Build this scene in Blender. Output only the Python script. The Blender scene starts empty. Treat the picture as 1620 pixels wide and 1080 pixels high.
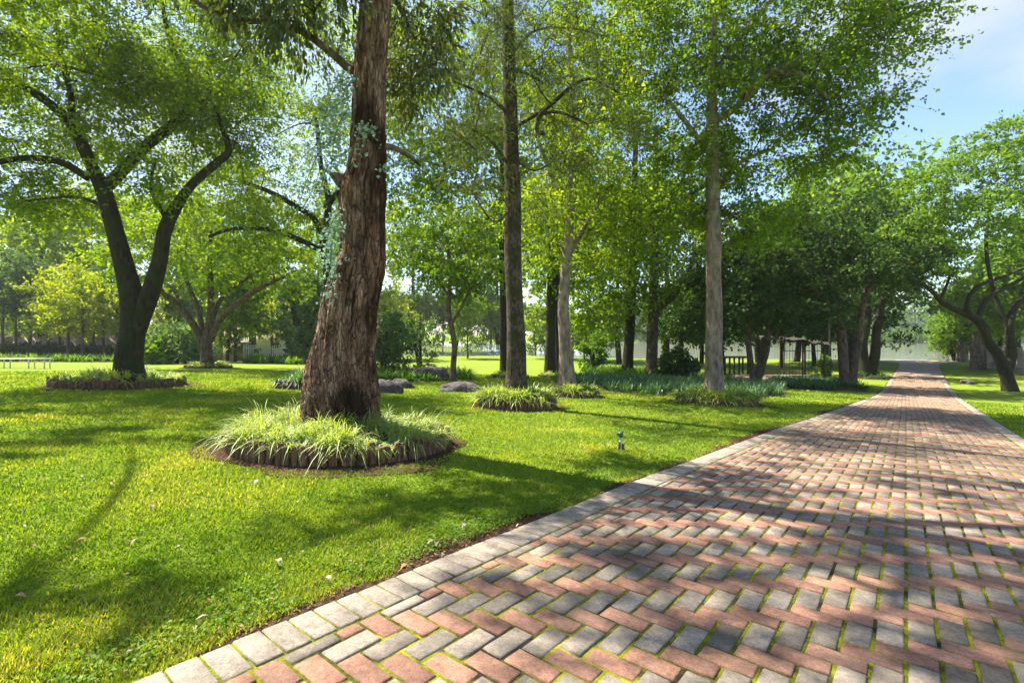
import bpy, math, random
import numpy as np
from mathutils import Matrix, Vector
R = math.radians
scene = bpy.context.scene
col = scene.collection
rng = np.random.default_rng(7)
random.seed(7)

# ------------------------------------------------------------------ camera, sky, sun, exposure
EYE = 1.15                      # tripod height above the paving
F, HY, CX = 770., 530., 810.    # focal length in photo pixels, horizon row, centre column
cam = bpy.data.cameras.new('camera'); cam.sensor_width = 36; cam.lens = 36*F/1620
cam.shift_y = (HY-540)/1620; cam.clip_start = .05; cam.clip_end = 3000
camo = bpy.data.objects.new('camera', cam); col.objects.link(camo)
camo.location = (0, 0, EYE); camo.rotation_euler = (R(90), 0, 0); scene.camera = camo

SUN_AZ, SUN_EL = math.atan2(-.86, .51), R(56)     # azimuth from +Y towards +X: sun stands ahead and to the left
world = bpy.data.worlds.new('World'); scene.world = world; world.use_nodes = True
wn, wl = world.node_tree.nodes, world.node_tree.links
wn.clear()
sky = wn.new('ShaderNodeTexSky'); sky.sky_type = 'NISHITA'; sky.sun_disc = False
sky.sun_elevation = SUN_EL; sky.sun_rotation = SUN_AZ
sky.dust_density = .6; sky.ozone_density = 3; sky.air_density = 1.1
tc = wn.new('ShaderNodeTexCoord'); mp = wn.new('ShaderNodeMapping'); mp.inputs['Scale'].default_value = (1, 1, 2.2)
mp.inputs['Location'].default_value = (.35, .6, .5)
nz = wn.new('ShaderNodeTexNoise'); nz.inputs['Scale'].default_value = 2.3; nz.inputs['Detail'].default_value = 7; nz.inputs['Roughness'].default_value = .52
cr = wn.new('ShaderNodeValToRGB'); cr.color_ramp.elements[0].position = .47; cr.color_ramp.elements[1].position = .74
mixc = wn.new('ShaderNodeMixRGB'); mixc.inputs['Color2'].default_value = (3.3, 3.4, 3.65, 1)
bg = wn.new('ShaderNodeBackground'); bg.inputs['Strength'].default_value = .085
wo = wn.new('ShaderNodeOutputWorld')
wl.new(tc.outputs['Generated'], mp.inputs['Vector']); wl.new(mp.outputs['Vector'], nz.inputs['Vector'])
wl.new(nz.outputs['Fac'], cr.inputs['Fac']); wl.new(cr.outputs['Color'], mixc.inputs['Fac'])
wl.new(sky.outputs['Color'], mixc.inputs['Color1']); wl.new(mixc.outputs['Color'], bg.inputs['Color'])
wl.new(bg.outputs['Background'], wo.inputs['Surface'])

sl = bpy.data.lights.new('sun', 'SUN'); sl.energy = 5.0; sl.angle = R(.6); sl.color = (1, .93, .8)
so = bpy.data.objects.new('sun', sl); col.objects.link(so)
sd = Vector((math.sin(SUN_AZ)*math.cos(SUN_EL), math.cos(SUN_AZ)*math.cos(SUN_EL), math.sin(SUN_EL)))
so.rotation_euler = (-sd).to_track_quat('-Z', 'Y').to_euler(); so.location = sd*60

vs = scene.view_settings; vs.view_transform = 'Standard'; vs.look = 'None'; vs.gamma = 1; vs.exposure = 1.78
vs.use_curve_mapping = False
cy = scene.cycles; cy.max_bounces = 10; cy.diffuse_bounces = 6; cy.transmission_bounces = 8; cy.glossy_bounces = 2
cy.use_denoising = True; cy.caustics_reflective = False; cy.caustics_refractive = False; cy.sample_clamp_indirect = 6

# ------------------------------------------------------------------ terrain and placement
AX, BX = np.array([.629, .777]), np.array([.777, -.629])     # along the drive, across the drive

def smooth(a, b, x):
    t = np.clip((x-a)/(b-a), 0, 1); return t*t*(3-2*t)
def shore(X):
    return np.where(X > 6, 62-.09*np.minimum(X-6, 60), 62+(6-X)*3.0)
def ground(X, Y):
    X = np.asarray(X, float); Y = np.asarray(Y, float)
    Xs = np.where(X < 0, -20*(1-np.exp(np.minimum(X, 0)/20)), X)
    u = np.clip(.0404*Xs+.039*Y, -4, 12); k = .14
    z = k*np.log(np.exp(-u/k)+math.exp(-1.8/k))
    d = Y-shore(X)
    z = z-2.4*smooth(0, 7, d)*(1-smooth(195, 215, Y))+3.*smooth(200, 320, Y)
    return z
def gz(X, Y): return float(ground(X, Y))
def at(px, py):
    """ground point seen at a photo pixel"""
    f = lambda Y: EYE-gz((px-CX)/F*Y, Y)-(py-HY)/F*Y
    b = .3
    while f(b) > 0 and b < 400: b *= 1.03
    lo, hi = b/1.03, b
    for _ in range(30):
        m = (lo+hi)/2
        if f(m) > 0: lo = m
        else: hi = m
    return np.array([(px-CX)/F*lo, lo])
def up(px, py, Y):
    """point at depth Y"""
    return np.array([(px-CX)/F*Y, Y, EYE+(HY-py)/F*Y])
QP = [-6, 4, 9.6, 12, 25, 38, 59, 66, 70, 80]
QLv = [-2.0, -1.95, -1.76, -1.6, -1.0, -.85, -.5, -.6, -3.5, -5]
QRv = [1.6, 1.6, 1.6, 1.6, 1.75, 1.95, 2.35, 2.7, 4.2, 6]
def qL(p): return np.interp(p, QP, QLv)
def qR(p): return np.interp(p, QP, QRv)
def pq(X, Y): return X*AX[0]+Y*AX[1], X*BX[0]+Y*BX[1]
def xy(p, q): return p*AX[0]+q*BX[0], p*AX[1]+q*BX[1]

# ------------------------------------------------------------------ mesh building
def vnoise(P, seed=0):
    """value noise, P (n,3) -> (n,) in -1..1"""
    P = np.asarray(P, float); I = np.floor(P).astype(np.int64); f = P-I; f = f*f*(3-2*f)
    def h(a, b, c):
        n = (a*374761393+b*668265263+c*2147483647+seed*1274126177) & 0xffffffff
        n = ((n ^ (n >> 13))*1274126177) & 0xffffffff
        return ((n ^ (n >> 16)) & 0xffff)/32767.5-1
    x, y, z = I.T; r = 0
    for dx in (0, 1):
        for dy in (0, 1):
            for dz in (0, 1):
                w = (f[:, 0] if dx else 1-f[:, 0])*(f[:, 1] if dy else 1-f[:, 1])*(f[:, 2] if dz else 1-f[:, 2])
                r = r+w*h(x+dx, y+dy, z+dz)
    return r
def fbm(P, o=4, seed=0):
    r = 0; a = .5
    for k in range(o): r = r+a*vnoise(P*2**k, seed+k); a *= .5
    return r

class MB:
    def __init__(s): s.V = []; s.L = []; s.T = []; s.n = 0; s.A = []; s.M = []
    def add(s, V, Fc, rnd=None, mat=0):
        V = np.asarray(V, float).reshape(-1, 3); Fc = np.asarray(Fc, int)
        s.V.append(V); s.L.append((Fc+s.n).ravel()); s.T.append(np.full(len(Fc), Fc.shape[1]))
        s.M.append(np.full(len(Fc), mat))
        s.A.append(np.zeros(len(V)) if rnd is None else np.broadcast_to(np.asarray(rnd, float), (len(V),)))
        s.n += len(V)
    def box(s, x0, x1, y0, y1, z0, z1, **k):
        s.add([(x0,y0,z0),(x1,y0,z0),(x1,y1,z0),(x0,y1,z0),(x0,y0,z1),(x1,y0,z1),(x1,y1,z1),(x0,y1,z1)],
              [(0,3,2,1),(4,5,6,7),(0,1,5,4),(1,2,6,5),(2,3,7,6),(3,0,4,7)], **k)
    def bar(s, a, b, w, h=None, **k):
        """square bar between two points"""
        a = np.asarray(a, float); b = np.asarray(b, float); h = h or w
        d = b-a; d = d/np.linalg.norm(d); r = np.cross(d, (0,0,1.) if abs(d[2]) < .95 else (0,1.,0)); r /= np.linalg.norm(r); u = np.cross(r, d)
        V = [p+r*i*w/2+u*j*h/2 for p in (a, b) for i, j in ((-1,-1),(1,-1),(1,1),(-1,1))]
        s.add(V, [(0,1,2,3),(7,6,5,4),(0,4,5,1),(1,5,6,2),(2,6,7,3),(3,7,4,0)], **k)
    def tube(s, pts, rad, sides=10, sub=4, cap=True, jit=0, seed=0, **k):
        pts = np.asarray(pts, float); rad = np.asarray(rad, float)
        if sub > 1 and len(pts) > 2: pts, rad = resample(pts, rad, sub)
        n = len(pts); d = np.gradient(pts, axis=0); d /= np.linalg.norm(d, axis=1)[:, None]+1e-9
        ref = np.array([0, 1., 0]) if abs(d[0][1]) < .8 else np.array([1., 0, 0])
        U = np.zeros((n, 3)); u = np.cross(d[0], ref)
        for i in range(n):
            u = u-d[i]*(u@d[i]); u /= np.linalg.norm(u)+1e-9; U[i] = u
        W = np.cross(d, U); a = np.arange(sides)*2*np.pi/sides
        ring = U[:, None, :]*np.cos(a)[None, :, None]+W[:, None, :]*np.sin(a)[None, :, None]
        rr = rad[:, None]*np.ones((n, sides))
        if jit:
            q = (pts[:, None, :]+ring*rad[:, None, None]*2).reshape(-1, 3)
            rr = rr*(1+jit*fbm(q*np.array([3, 3, 1.2])/max(rad[0], .05)*.35, 3, seed).reshape(n, sides))
        V = (pts[:, None, :]+ring*rr[:, :, None]).reshape(-1, 3)
        i, j = np.meshgrid(np.arange(n-1), np.arange(sides), indexing='ij'); j2 = (j+1) % sides
        Q = np.stack([i*sides+j, i*sides+j2, (i+1)*sides+j2, (i+1)*sides+j], -1).reshape(-1, 4)
        s.add(V, Q, **k)
        if cap:
            s.add(np.vstack([V[-sides:], pts[-1]+d[-1]*rad[-1]*.5]), [(b, (b+1) % sides, sides) for b in range(sides)], **k)
    def build(s, name, mats, parent=None, smooth_=True, loc=None):
        me = bpy.data.meshes.new(name)
        V = np.vstack(s.V); L = np.concatenate(s.L); T = np.concatenate(s.T)
        if loc is not None: V = V-np.asarray(loc)
        me.vertices.add(len(V)); me.vertices.foreach_set('co', V.astype(np.float32).ravel())
        me.loops.add(len(L)); me.loops.foreach_set('vertex_index', L.astype(np.int32))
        me.polygons.add(len(T)); st = np.concatenate([[0], np.cumsum(T)[:-1]])
        me.polygons.foreach_set('loop_start', st.astype(np.int32)); me.polygons.foreach_set('loop_total', T.astype(np.int32))
        me.polygons.foreach_set('material_index', np.concatenate(s.M).astype(np.int32))
        if smooth_: me.polygons.foreach_set('use_smooth', np.ones(len(T), bool))
        at_ = me.attributes.new('rnd', 'FLOAT', 'POINT'); at_.data.foreach_set('value', np.concatenate(s.A).astype(np.float32))
        for m in (mats if isinstance(mats, (list, tuple)) else [mats]): me.materials.append(m)
        me.update(calc_edges=True)
        o = bpy.data.objects.new(name, me); col.objects.link(o); o.parent = parent
        if loc is not None and parent is None: o.location = loc
        return o
def resample(P, r, sub):
    n = len(P); t = np.arange(n); tt = np.linspace(0, n-1, (n-1)*sub+1)
    E = np.vstack([2*P[0]-P[1], P, 2*P[-1]-P[-2]]); i = np.minimum(tt.astype(int), n-2); f = (tt-i)[:, None]
    a, b, c, d = E[i], E[i+1], E[i+2], E[i+3]
    Q = .5*((2*b)+(-a+c)*f+(2*a-5*b+4*c-d)*f**2+(-a+3*b-3*c+d)*f**3)
    return Q, np.interp(tt, t, r)

def tag(o, label=None, cat=None, group=None, kind=None):
    if label: o['label'] = label
    if cat: o['category'] = cat
    if group: o['group'] = group
    if kind: o['kind'] = kind
    return o
def empty(name, loc, label, cat, group=None):
    o = bpy.data.objects.new(name, None); col.objects.link(o); o.location = loc; o.empty_display_size = .2
    return tag(o, label, cat, group)
def copy_tree(o, parent=None):
    c = o.copy(); col.objects.link(c); c.parent = parent
    for ch in list(o.children): copy_tree(ch, c)
    return c

# ------------------------------------------------------------------ materials
class Mat:
    def __init__(s, name):
        s.m = bpy.data.materials.new(name); s.m.use_nodes = True; s.n = s.m.node_tree.nodes; s.l = s.m.node_tree.links
        s.n.clear(); s.out = s.n.new('ShaderNodeOutputMaterial')
    def node(s, t, **k):
        n = s.n.new(t)
        for a, b in k.items(): setattr(n, a, b)
        return n
    def link(s, a, b): s.l.new(a, b)
    def pos(s):
        return s.node('ShaderNodeNewGeometry').outputs['Position']
    def obj(s):
        return s.node('ShaderNodeTexCoord').outputs['Object']
    def noise(s, vec, scale, detail=4, rough=.55, stretch=None):
        if stretch:
            m = s.node('ShaderNodeMapping'); m.inputs['Scale'].default_value = stretch; s.link(vec, m.inputs['Vector']); vec = m.outputs['Vector']
        n = s.node('ShaderNodeTexNoise'); n.inputs['Scale'].default_value = scale; n.inputs['Detail'].default_value = detail; n.inputs['Roughness'].default_value = rough
        s.link(vec, n.inputs['Vector']); return n.outputs['Fac']
    def ramp(s, fac, stops):
        r = s.node('ShaderNodeValToRGB'); e = r.color_ramp.elements
        while len(e) < len(stops): e.new(.5)
        for k, (p, c) in enumerate(stops): e[k].position = p; e[k].color = (*c, 1) if len(c) == 3 else c
        s.link(fac, r.inputs['Fac']); return r.outputs['Color']
    def mix(s, fac, a, b, mode='MIX'):
        m = s.node('ShaderNodeMixRGB', blend_type=mode)
        for sock, v in ((m.inputs['Fac'], fac), (m.inputs['Color1'], a), (m.inputs['Color2'], b)):
            if isinstance(v, (int, float)): sock.default_value = v
            elif isinstance(v, tuple): sock.default_value = (*v, 1)
            else: s.link(v, sock)
        return m.outputs['Color']
    def attr(s, name='rnd', t='GEOMETRY'):
        a = s.node('ShaderNodeAttribute', attribute_name=name, attribute_type=t); return a.outputs['Fac']
    def bump(s, h, strength=.5, dist=.02):
        b = s.node('ShaderNodeBump'); b.inputs['Strength'].default_value = strength; b.inputs['Distance'].default_value = dist
        s.link(h, b.inputs['Height']); return b.outputs['Normal']
    def principled(s, c, rough=.8, normal=None, spec=.3, metal=0):
        p = s.node('ShaderNodeBsdfPrincipled')
        if isinstance(c, tuple): p.inputs['Base Color'].default_value = (*c, 1)
        else: s.link(c, p.inputs['Base Color'])
        if isinstance(rough, (int, float)): p.inputs['Roughness'].default_value = rough
        else: s.link(rough, p.inputs['Roughness'])
        p.inputs['Specular IOR Level'].default_value = spec; p.inputs['Metallic'].default_value = metal
        if normal: s.link(normal, p.inputs['Normal'])
        s.link(p.outputs['BSDF'], s.out.inputs['Surface']); return s.m

def leaf_mat(name, ca, cb, cc=None, tr=.5, gloss=.012, tint=(1.3, 1.2, .4)):
    s = Mat(name); r = s.attr()
    stops = [(0, ca), (.75, cb)]+([(1, cc)] if cc else [])
    c = s.ramp(r, stops)
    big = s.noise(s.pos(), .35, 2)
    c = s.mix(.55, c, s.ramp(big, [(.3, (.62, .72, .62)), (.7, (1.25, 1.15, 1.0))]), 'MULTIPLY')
    d = s.node('ShaderNodeBsdfDiffuse'); t = s.node('ShaderNodeBsdfTranslucent'); g = s.node('ShaderNodeBsdfGlossy')
    g.inputs['Roughness'].default_value = .5; g.inputs['Color'].default_value = (.9, .95, .9, 1)
    s.link(c, d.inputs['Color']); s.link(s.mix(1., c, tint, 'MULTIPLY'), t.inputs['Color'])
    m = s.node('ShaderNodeMixShader'); m.inputs['Fac'].default_value = tr; s.link(d.outputs[0], m.inputs[1]); s.link(t.outputs[0], m.inputs[2])
    m2 = s.node('ShaderNodeMixShader'); m2.inputs['Fac'].default_value = gloss; s.link(m.outputs[0], m2.inputs[1]); s.link(g.outputs[0], m2.inputs[2])
    s.link(m2.outputs[0], s.out.inputs['Surface']); return s.m

def bark_mat(name, dark, light, scale=9, stretch=(1, 1, .16), moss=None, bump=.9):
    s = Mat(name); v = s.pos()
    n = s.noise(v, scale, 7, .62, stretch); n2 = s.noise(v, 2.2, 3)
    c = s.ramp(n, [(.34, dark), (.5, tuple((a+b)/2 for a, b in zip(dark, light))), (.68, light)])
    c = s.mix(.5, c, s.ramp(n2, [(.3, (.55, .5, .46)), (.7, (1.2, 1.2, 1.2))]), 'MULTIPLY')
    if moss: c = s.mix(s.ramp(s.noise(v, 3.2, 5), [(.42, (0, 0, 0)), (.6, (.85, .85, .85))]), c, moss)
    return s.principled(c, .92, s.bump(n, bump, .03), .15)

M = {}
# lawn
s = Mat('lawn_turf'); v = s.pos()
c = s.ramp(s.noise(v, 26, 6, .7), [(.28, (.08, .14, .01)), (.5, (.155, .22, .018)), (.72, (.26, .29, .035))])
c = s.mix(.6, c, s.ramp(s.noise(v, .55, 4), [(.32, (.75, .85, .8)), (.7, (1.25, 1.12, 1.1))]), 'MULTIPLY')
M['lawn'] = s.principled(c, .95, s.bump(s.noise(v, 60, 5, .75), .9, .03), .1)
s = Mat('soil'); v = s.pos()
c = s.ramp(s.noise(v, 30, 6, .7), [(.3, (.03, .017, .01)), (.52, (.085, .048, .028)), (.75, (.2, .115, .065))])
M['soil'] = s.principled(c, .95, s.bump(s.noise(v, 45, 6, .75), 1., .04), .1)
s = Mat('moss_joint'); v = s.pos()
c = s.ramp(s.noise(v, 3.0, 5, .65), [(.38, (.035, .03, .02)), (.48, (.12, .135, .01)), (.62, (.26, .28, .014))])
c = s.mix(s.ramp(s.noise(v, 14, 5, .7), [(.54, (0, 0, 0)), (.66, (.7, .7, .7))]), c, (.04, .034, .02))
c = s.mix(.7, c, s.ramp(s.noise(v, 90, 4), [(.3, (.5, .5, .5)), (.7, (1.3, 1.3, 1.3))]), 'MULTIPLY')
M['moss'] = s.principled(c, 1., s.bump(s.noise(v, 160, 4), 1., .01), .05)

def paver_mat(name, base, dark, attr_t):
    s = Mat(name); v = s.pos(); r = s.attr('rnd', attr_t)
    c = s.mix(r, base, dark)
    c = s.mix(.75, c, s.ramp(s.noise(v, 7, 8, .7), [(.3, (.45, .45, .45)), (.68, (1.32, 1.28, 1.24))]), 'MULTIPLY')
    fine = s.noise(v, 210, 3, .8)
    c = s.mix(.8, c, s.ramp(fine, [(.3, (.45, .45, .45)), (.72, (1.45, 1.45, 1.45))]), 'MULTIPLY')
    c = s.mix(.7, c, s.ramp(s.noise(v, 48, 5, .7), [(.3, (.55, .54, .52)), (.7, (1.35, 1.33, 1.3))]), 'MULTIPLY')
    c = s.mix(s.ramp(s.noise(v, 2.6, 7, .72), [(.5, (0, 0, 0)), (.75, (.5, .5, .5))]), c, (.2, .165, .125))
    c = s.mix(s.ramp(s.noise(v, 1.7, 6, .7), [(.58, (0, 0, 0)), (.78, (.55, .55, .55))]), c, (.11, .13, .04))
    return s.principled(c, .88, s.bump(fine, .8, .006), .2)
for k, t in (('', 'OBJECT'), ('_field', 'GEOMETRY')):
    M['red'+k] = paver_mat('red_concrete'+k, (.39, .21, .145), (.2, .115, .086), t)
    M['grey'+k] = paver_mat('grey_concrete'+k, (.32, .276, .228), (.13, .114, .096), t)
s = Mat('far_paving'); v = s.pos(); mpn = s.node('ShaderNodeMapping'); mpn.inputs['Rotation'].default_value = (0, 0, -math.atan2(.777, .629)); s.link(v, mpn.inputs['Vector'])
b = s.node('ShaderNodeTexBrick'); b.inputs['Scale'].default_value = 1; b.inputs['Brick Width'].default_value = .21; b.inputs['Row Height'].default_value = .105; b.inputs['Mortar Size'].default_value = .008
b.inputs['Color1'].default_value = (.42, .22, .16, 1); b.inputs['Color2'].default_value = (.3, .28, .26, 1); b.inputs['Mortar'].default_value = (.1, .1, .04, 1); s.link(mpn.outputs[0], b.inputs['Vector'])
M['farpave'] = s.principled(b.outputs['Color'], .9)
s = Mat('lake_surface'); v = s.pos()
M['water'] = s.principled((.15, .148, .115), .1, s.bump(s.noise(v, 1.2, 4, .6, (1, 2.5, 1)), .3, .06), .5)
s = Mat('pool_water'); M['pool'] = s.principled((.02, .25, .5), .05, s.bump(s.noise(s.pos(), 3, 2), .1, .03), .5)

M['bark_euc'] = None
s = Mat('stringy_bark'); v = s.obj(); r = s.attr()
def voro(scale, stretch, warp, feat='DISTANCE_TO_EDGE'):
    nw = s.node('ShaderNodeTexNoise'); nw.inputs['Scale'].default_value = 5; nw.inputs['Detail'].default_value = 5; s.link(v, nw.inputs['Vector'])
    m1 = s.node('ShaderNodeVectorMath', operation='MULTIPLY_ADD'); m1.inputs[1].default_value = (warp, warp, warp*.6); s.link(nw.outputs['Color'], m1.inputs[0]); s.link(v, m1.inputs[2])
    mm = s.node('ShaderNodeMapping'); mm.inputs['Scale'].default_value = stretch; s.link(m1.outputs[0], mm.inputs['Vector'])
    vo = s.node('ShaderNodeTexVoronoi', feature=feat); vo.inputs['Scale'].default_value = scale; s.link(mm.outputs[0], vo.inputs['Vector'])
    return vo.outputs['Distance' if feat != 'F1' else 'Color']
n = s.noise(v, 8, 8, .68, (1, 1, .3)); n2 = s.noise(v, 1.5, 4, .6, (1, 1, .5))
crack = voro(19, (1, 1, .15), .1); crack2 = voro(44, (1, 1, .2), .06); cell = voro(19, (1, 1, .15), .1, 'F1')
c = s.ramp(n, [(.33, (.1, .054, .036)), (.48, (.26, .15, .1)), (.6, (.42, .275, .2)), (.73, (.6, .46, .37))])
c = s.mix(.5, c, s.ramp(cell, [(.2, (.5, .48, .46)), (.8, (1.4, 1.36, 1.32))]), 'MULTIPLY')
c = s.mix(s.ramp(n2, [(.5, (0, 0, 0)), (.59, (.92, .92, .92))]), c, s.mix(1., c, (.16, .13, .11), 'MULTIPLY'))
c = s.mix(s.ramp(s.noise(v, 1.1, 3), [(.56, (0, 0, 0)), (.7, (.6, .6, .6))]), c, s.mix(1., c, (1.35, .75, .5), 'MULTIPLY'))
c = s.mix(s.ramp(crack, [(.0, (.9, .9, .9)), (.10, (0, 0, 0))]), c, (.02, .013, .01))
c = s.mix(s.ramp(crack2, [(.0, (.55, .55, .55)), (.12, (0, 0, 0))]), c, (.035, .024, .018))
c = s.mix(s.ramp(r, [(.15, (.9, .9, .9)), (.45, (0, 0, 0))]), c, (.018, .012, .009))
hgt = s.mix(.5, s.ramp(crack, [(0, (0, 0, 0)), (.3, (1, 1, 1))]), n); hgt = s.mix(.3, hgt, s.ramp(crack2, [(0, (0, 0, 0)), (.25, (1, 1, 1))]))
M['bark_euc'] = s.principled(c, .95, s.bump(hgt, 1., .045), .1)
M['bark_dark'] = bark_mat('dark_mossy_bark', (.01, .009, .006), (.065, .052, .036), 14, (1, 1, .35), (.026, .036, .008))
M['bark_mid'] = bark_mat('rough_brown_bark', (.03, .022, .016), (.17, .13, .1), 12, (1, 1, .3))
M['bark_pale'] = bark_mat('pale_grey_bark', (.1, .075, .06), (.33, .26, .22), 10, (1, 1, .35))
M['bark_thin'] = bark_mat('speckled_bark', (.012, .009, .007), (.16, .115, .09), 22, (1, 1, .5), (.03, .034, .01))
M['twig'] = bark_mat('twig_bark', (.03, .024, .015), (.1, .08, .05), 20)

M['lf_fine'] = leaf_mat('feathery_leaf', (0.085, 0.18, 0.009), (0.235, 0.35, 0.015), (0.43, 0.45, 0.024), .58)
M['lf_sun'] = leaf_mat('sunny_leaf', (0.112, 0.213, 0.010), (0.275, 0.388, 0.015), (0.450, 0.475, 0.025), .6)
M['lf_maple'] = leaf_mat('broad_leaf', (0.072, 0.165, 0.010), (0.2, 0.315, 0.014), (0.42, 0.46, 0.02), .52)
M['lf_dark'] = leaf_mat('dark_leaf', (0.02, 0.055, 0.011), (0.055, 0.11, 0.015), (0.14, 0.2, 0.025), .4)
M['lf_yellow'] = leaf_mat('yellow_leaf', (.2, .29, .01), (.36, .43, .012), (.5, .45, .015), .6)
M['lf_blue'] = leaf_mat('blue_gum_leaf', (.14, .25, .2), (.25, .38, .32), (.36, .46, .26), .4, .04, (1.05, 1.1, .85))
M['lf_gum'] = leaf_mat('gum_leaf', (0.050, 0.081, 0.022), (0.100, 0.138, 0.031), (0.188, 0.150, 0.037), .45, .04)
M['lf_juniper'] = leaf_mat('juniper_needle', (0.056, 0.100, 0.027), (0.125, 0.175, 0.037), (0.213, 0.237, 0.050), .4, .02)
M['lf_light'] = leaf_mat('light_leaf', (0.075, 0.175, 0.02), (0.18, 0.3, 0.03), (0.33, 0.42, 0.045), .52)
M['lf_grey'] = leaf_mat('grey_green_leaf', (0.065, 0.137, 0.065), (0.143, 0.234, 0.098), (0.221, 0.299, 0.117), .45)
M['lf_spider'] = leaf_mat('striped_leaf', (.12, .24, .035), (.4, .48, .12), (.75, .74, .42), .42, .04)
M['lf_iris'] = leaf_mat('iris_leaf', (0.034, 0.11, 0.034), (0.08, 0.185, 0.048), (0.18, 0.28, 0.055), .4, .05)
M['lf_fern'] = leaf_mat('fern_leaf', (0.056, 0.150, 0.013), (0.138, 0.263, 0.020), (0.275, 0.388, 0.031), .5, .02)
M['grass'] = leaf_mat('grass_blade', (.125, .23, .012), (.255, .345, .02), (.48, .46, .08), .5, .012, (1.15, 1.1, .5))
M['weed'] = leaf_mat('clover_leaf', (.09, .19, .02), (.17, .28, .03), (.25, .33, .05), .45, .01)
M['litter'] = leaf_mat('dry_litter', (.09, .05, .025), (.17, .1, .05), (.32, .22, .12), .15, .01, (1, 1, 1))
M['dead'] = leaf_mat('dead_frond', (.2, .13, .07), (.32, .22, .13), (.4, .3, .2), .3, .02, (1, 1, 1))
s = Mat('fallen_leaf_brown'); M['fallen'] = s.principled(s.ramp(s.attr('rnd', 'OBJECT'), [(0, (.2, .14, .09)), (.5, (.32, .27, .19)), (.8, (.15, .075, .035)), (1, (.32, .15, .025))]), .7)
s = Mat('log_wood'); v = s.pos(); c = s.ramp(s.noise(v, 40, 6, .65, (1, 1, .25)), [(.3, (.05, .028, .018)), (.55, (.17, .1, .062)), (.75, (.3, .19, .12))])
M['log'] = s.principled(c, .9, s.bump(s.noise(v, 60, 5, .6, (1, 1, .2)), .8, .01), .1)
s = Mat('rock'); v = s.pos(); c = s.ramp(s.noise(v, 5, 8, .65), [(.3, (.03, .027, .03)), (.5, (.09, .078, .08)), (.7, (.2, .17, .165))])
M['rock'] = s.principled(c, .9, s.bump(s.noise(v, 12, 8, .65), 1., .05), .2)
s = Mat('weathered_timber'); v = s.pos(); M['timber'] = s.principled(s.ramp(s.noise(v, 14, 5, .6), [(.3, (.04, .03, .024)), (.7, (.12, .09, .07))]), .9)
s = Mat('fence_timber'); v = s.pos(); M['fencewood'] = s.principled(s.ramp(s.noise(v, 6, 5, .6, (1, 1, .2)), [(.3, (.26, .22, .2)), (.7, (.45, .4, .38))]), .85)
s = Mat('white_paint'); v = s.pos(); M['white'] = s.principled(s.ramp(s.noise(v, 3, 4), [(.3, (.6, .58, .55)), (.7, (.75, .74, .72))]), .7)
s = Mat('wall_plaster'); v = s.pos(); M['plaster'] = s.principled(s.ramp(s.noise(v, 1.5, 6), [(.3, (.24, .17, .13)), (.7, (.36, .27, .21))]), .9)
s = Mat('house_plaster'); M['house'] = s.principled(s.ramp(s.noise(s.pos(), 1, 4), [(.3, (.5, .46, .42)), (.7, (.6, .57, .53))]), .9)
s = Mat('roof_tile'); v = s.pos(); M['roof'] = s.principled(s.ramp(s.noise(v, 6, 4, .6, (1, 1, 4)), [(.3, (.36, .2, .17)), (.7, (.5, .31, .27))]), .85)
s = Mat('dark_metal'); M['metal'] = s.principled((.02, .024, .022), .5, None, .5)
s = Mat('blue_plastic'); M['blue'] = s.principled((.16, .26, .42), .5)
s = Mat('green_plastic'); M['greenp'] = s.principled((.02, .09, .075), .4, None, .5)
s = Mat('grey_pipe'); M['pipe'] = s.principled((.45, .47, .46), .5)
s = Mat('window_glass'); M['glass'] = s.principled((.04, .05, .06), .1, None, .5)
s = Mat('thatch'); v = s.pos(); M['thatch'] = s.principled(s.ramp(s.noise(v, 18, 5, .7), [(.3, (.025, .02, .018)), (.7, (.1, .08, .07))]), .95, s.bump(s.noise(v, 30, 4), 1., .05))

# ------------------------------------------------------------------ ground, lake, driveway
def axis(lo, hi, fine0, fine1, step, grow=1.22):
    a = list(np.arange(fine0, fine1+1e-6, step)); d = step
    while a[-1] < hi: d *= grow; a.append(a[-1]+d)
    d = step
    while a[0] > lo: d *= grow; a.insert(0, a[0]-d)
    return np.array(a)
gx, gy = axis(-900, 900, -28, 62, .75), axis(-120, 1500, -4, 72, .75)
GX, GY = np.meshgrid(gx, gy, indexing='ij')
b = MB(); i, j = np.meshgrid(np.arange(len(gx)-1), np.arange(len(gy)-1), indexing='ij'); n = len(gy)
b.add(np.stack([GX, GY, ground(GX, GY)], -1), np.stack([i*n+j, (i+1)*n+j, (i+1)*n+j+1, i*n+j+1], -1).reshape(-1, 4))
tag(b.build('lawn', M['lawn']), 'mown green lawn sloping gently down to the lake', 'lawn', kind='structure')
b = MB(); b.add([(-120, 50, -2.02), (700, 50, -2.02), (700, 330, -2.02), (-120, 330, -2.02)], [(0, 1, 2, 3)])
tag(b.build('lake', M['water']), 'calm pale lake at the end of the driveway', 'lake', kind='structure')

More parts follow.
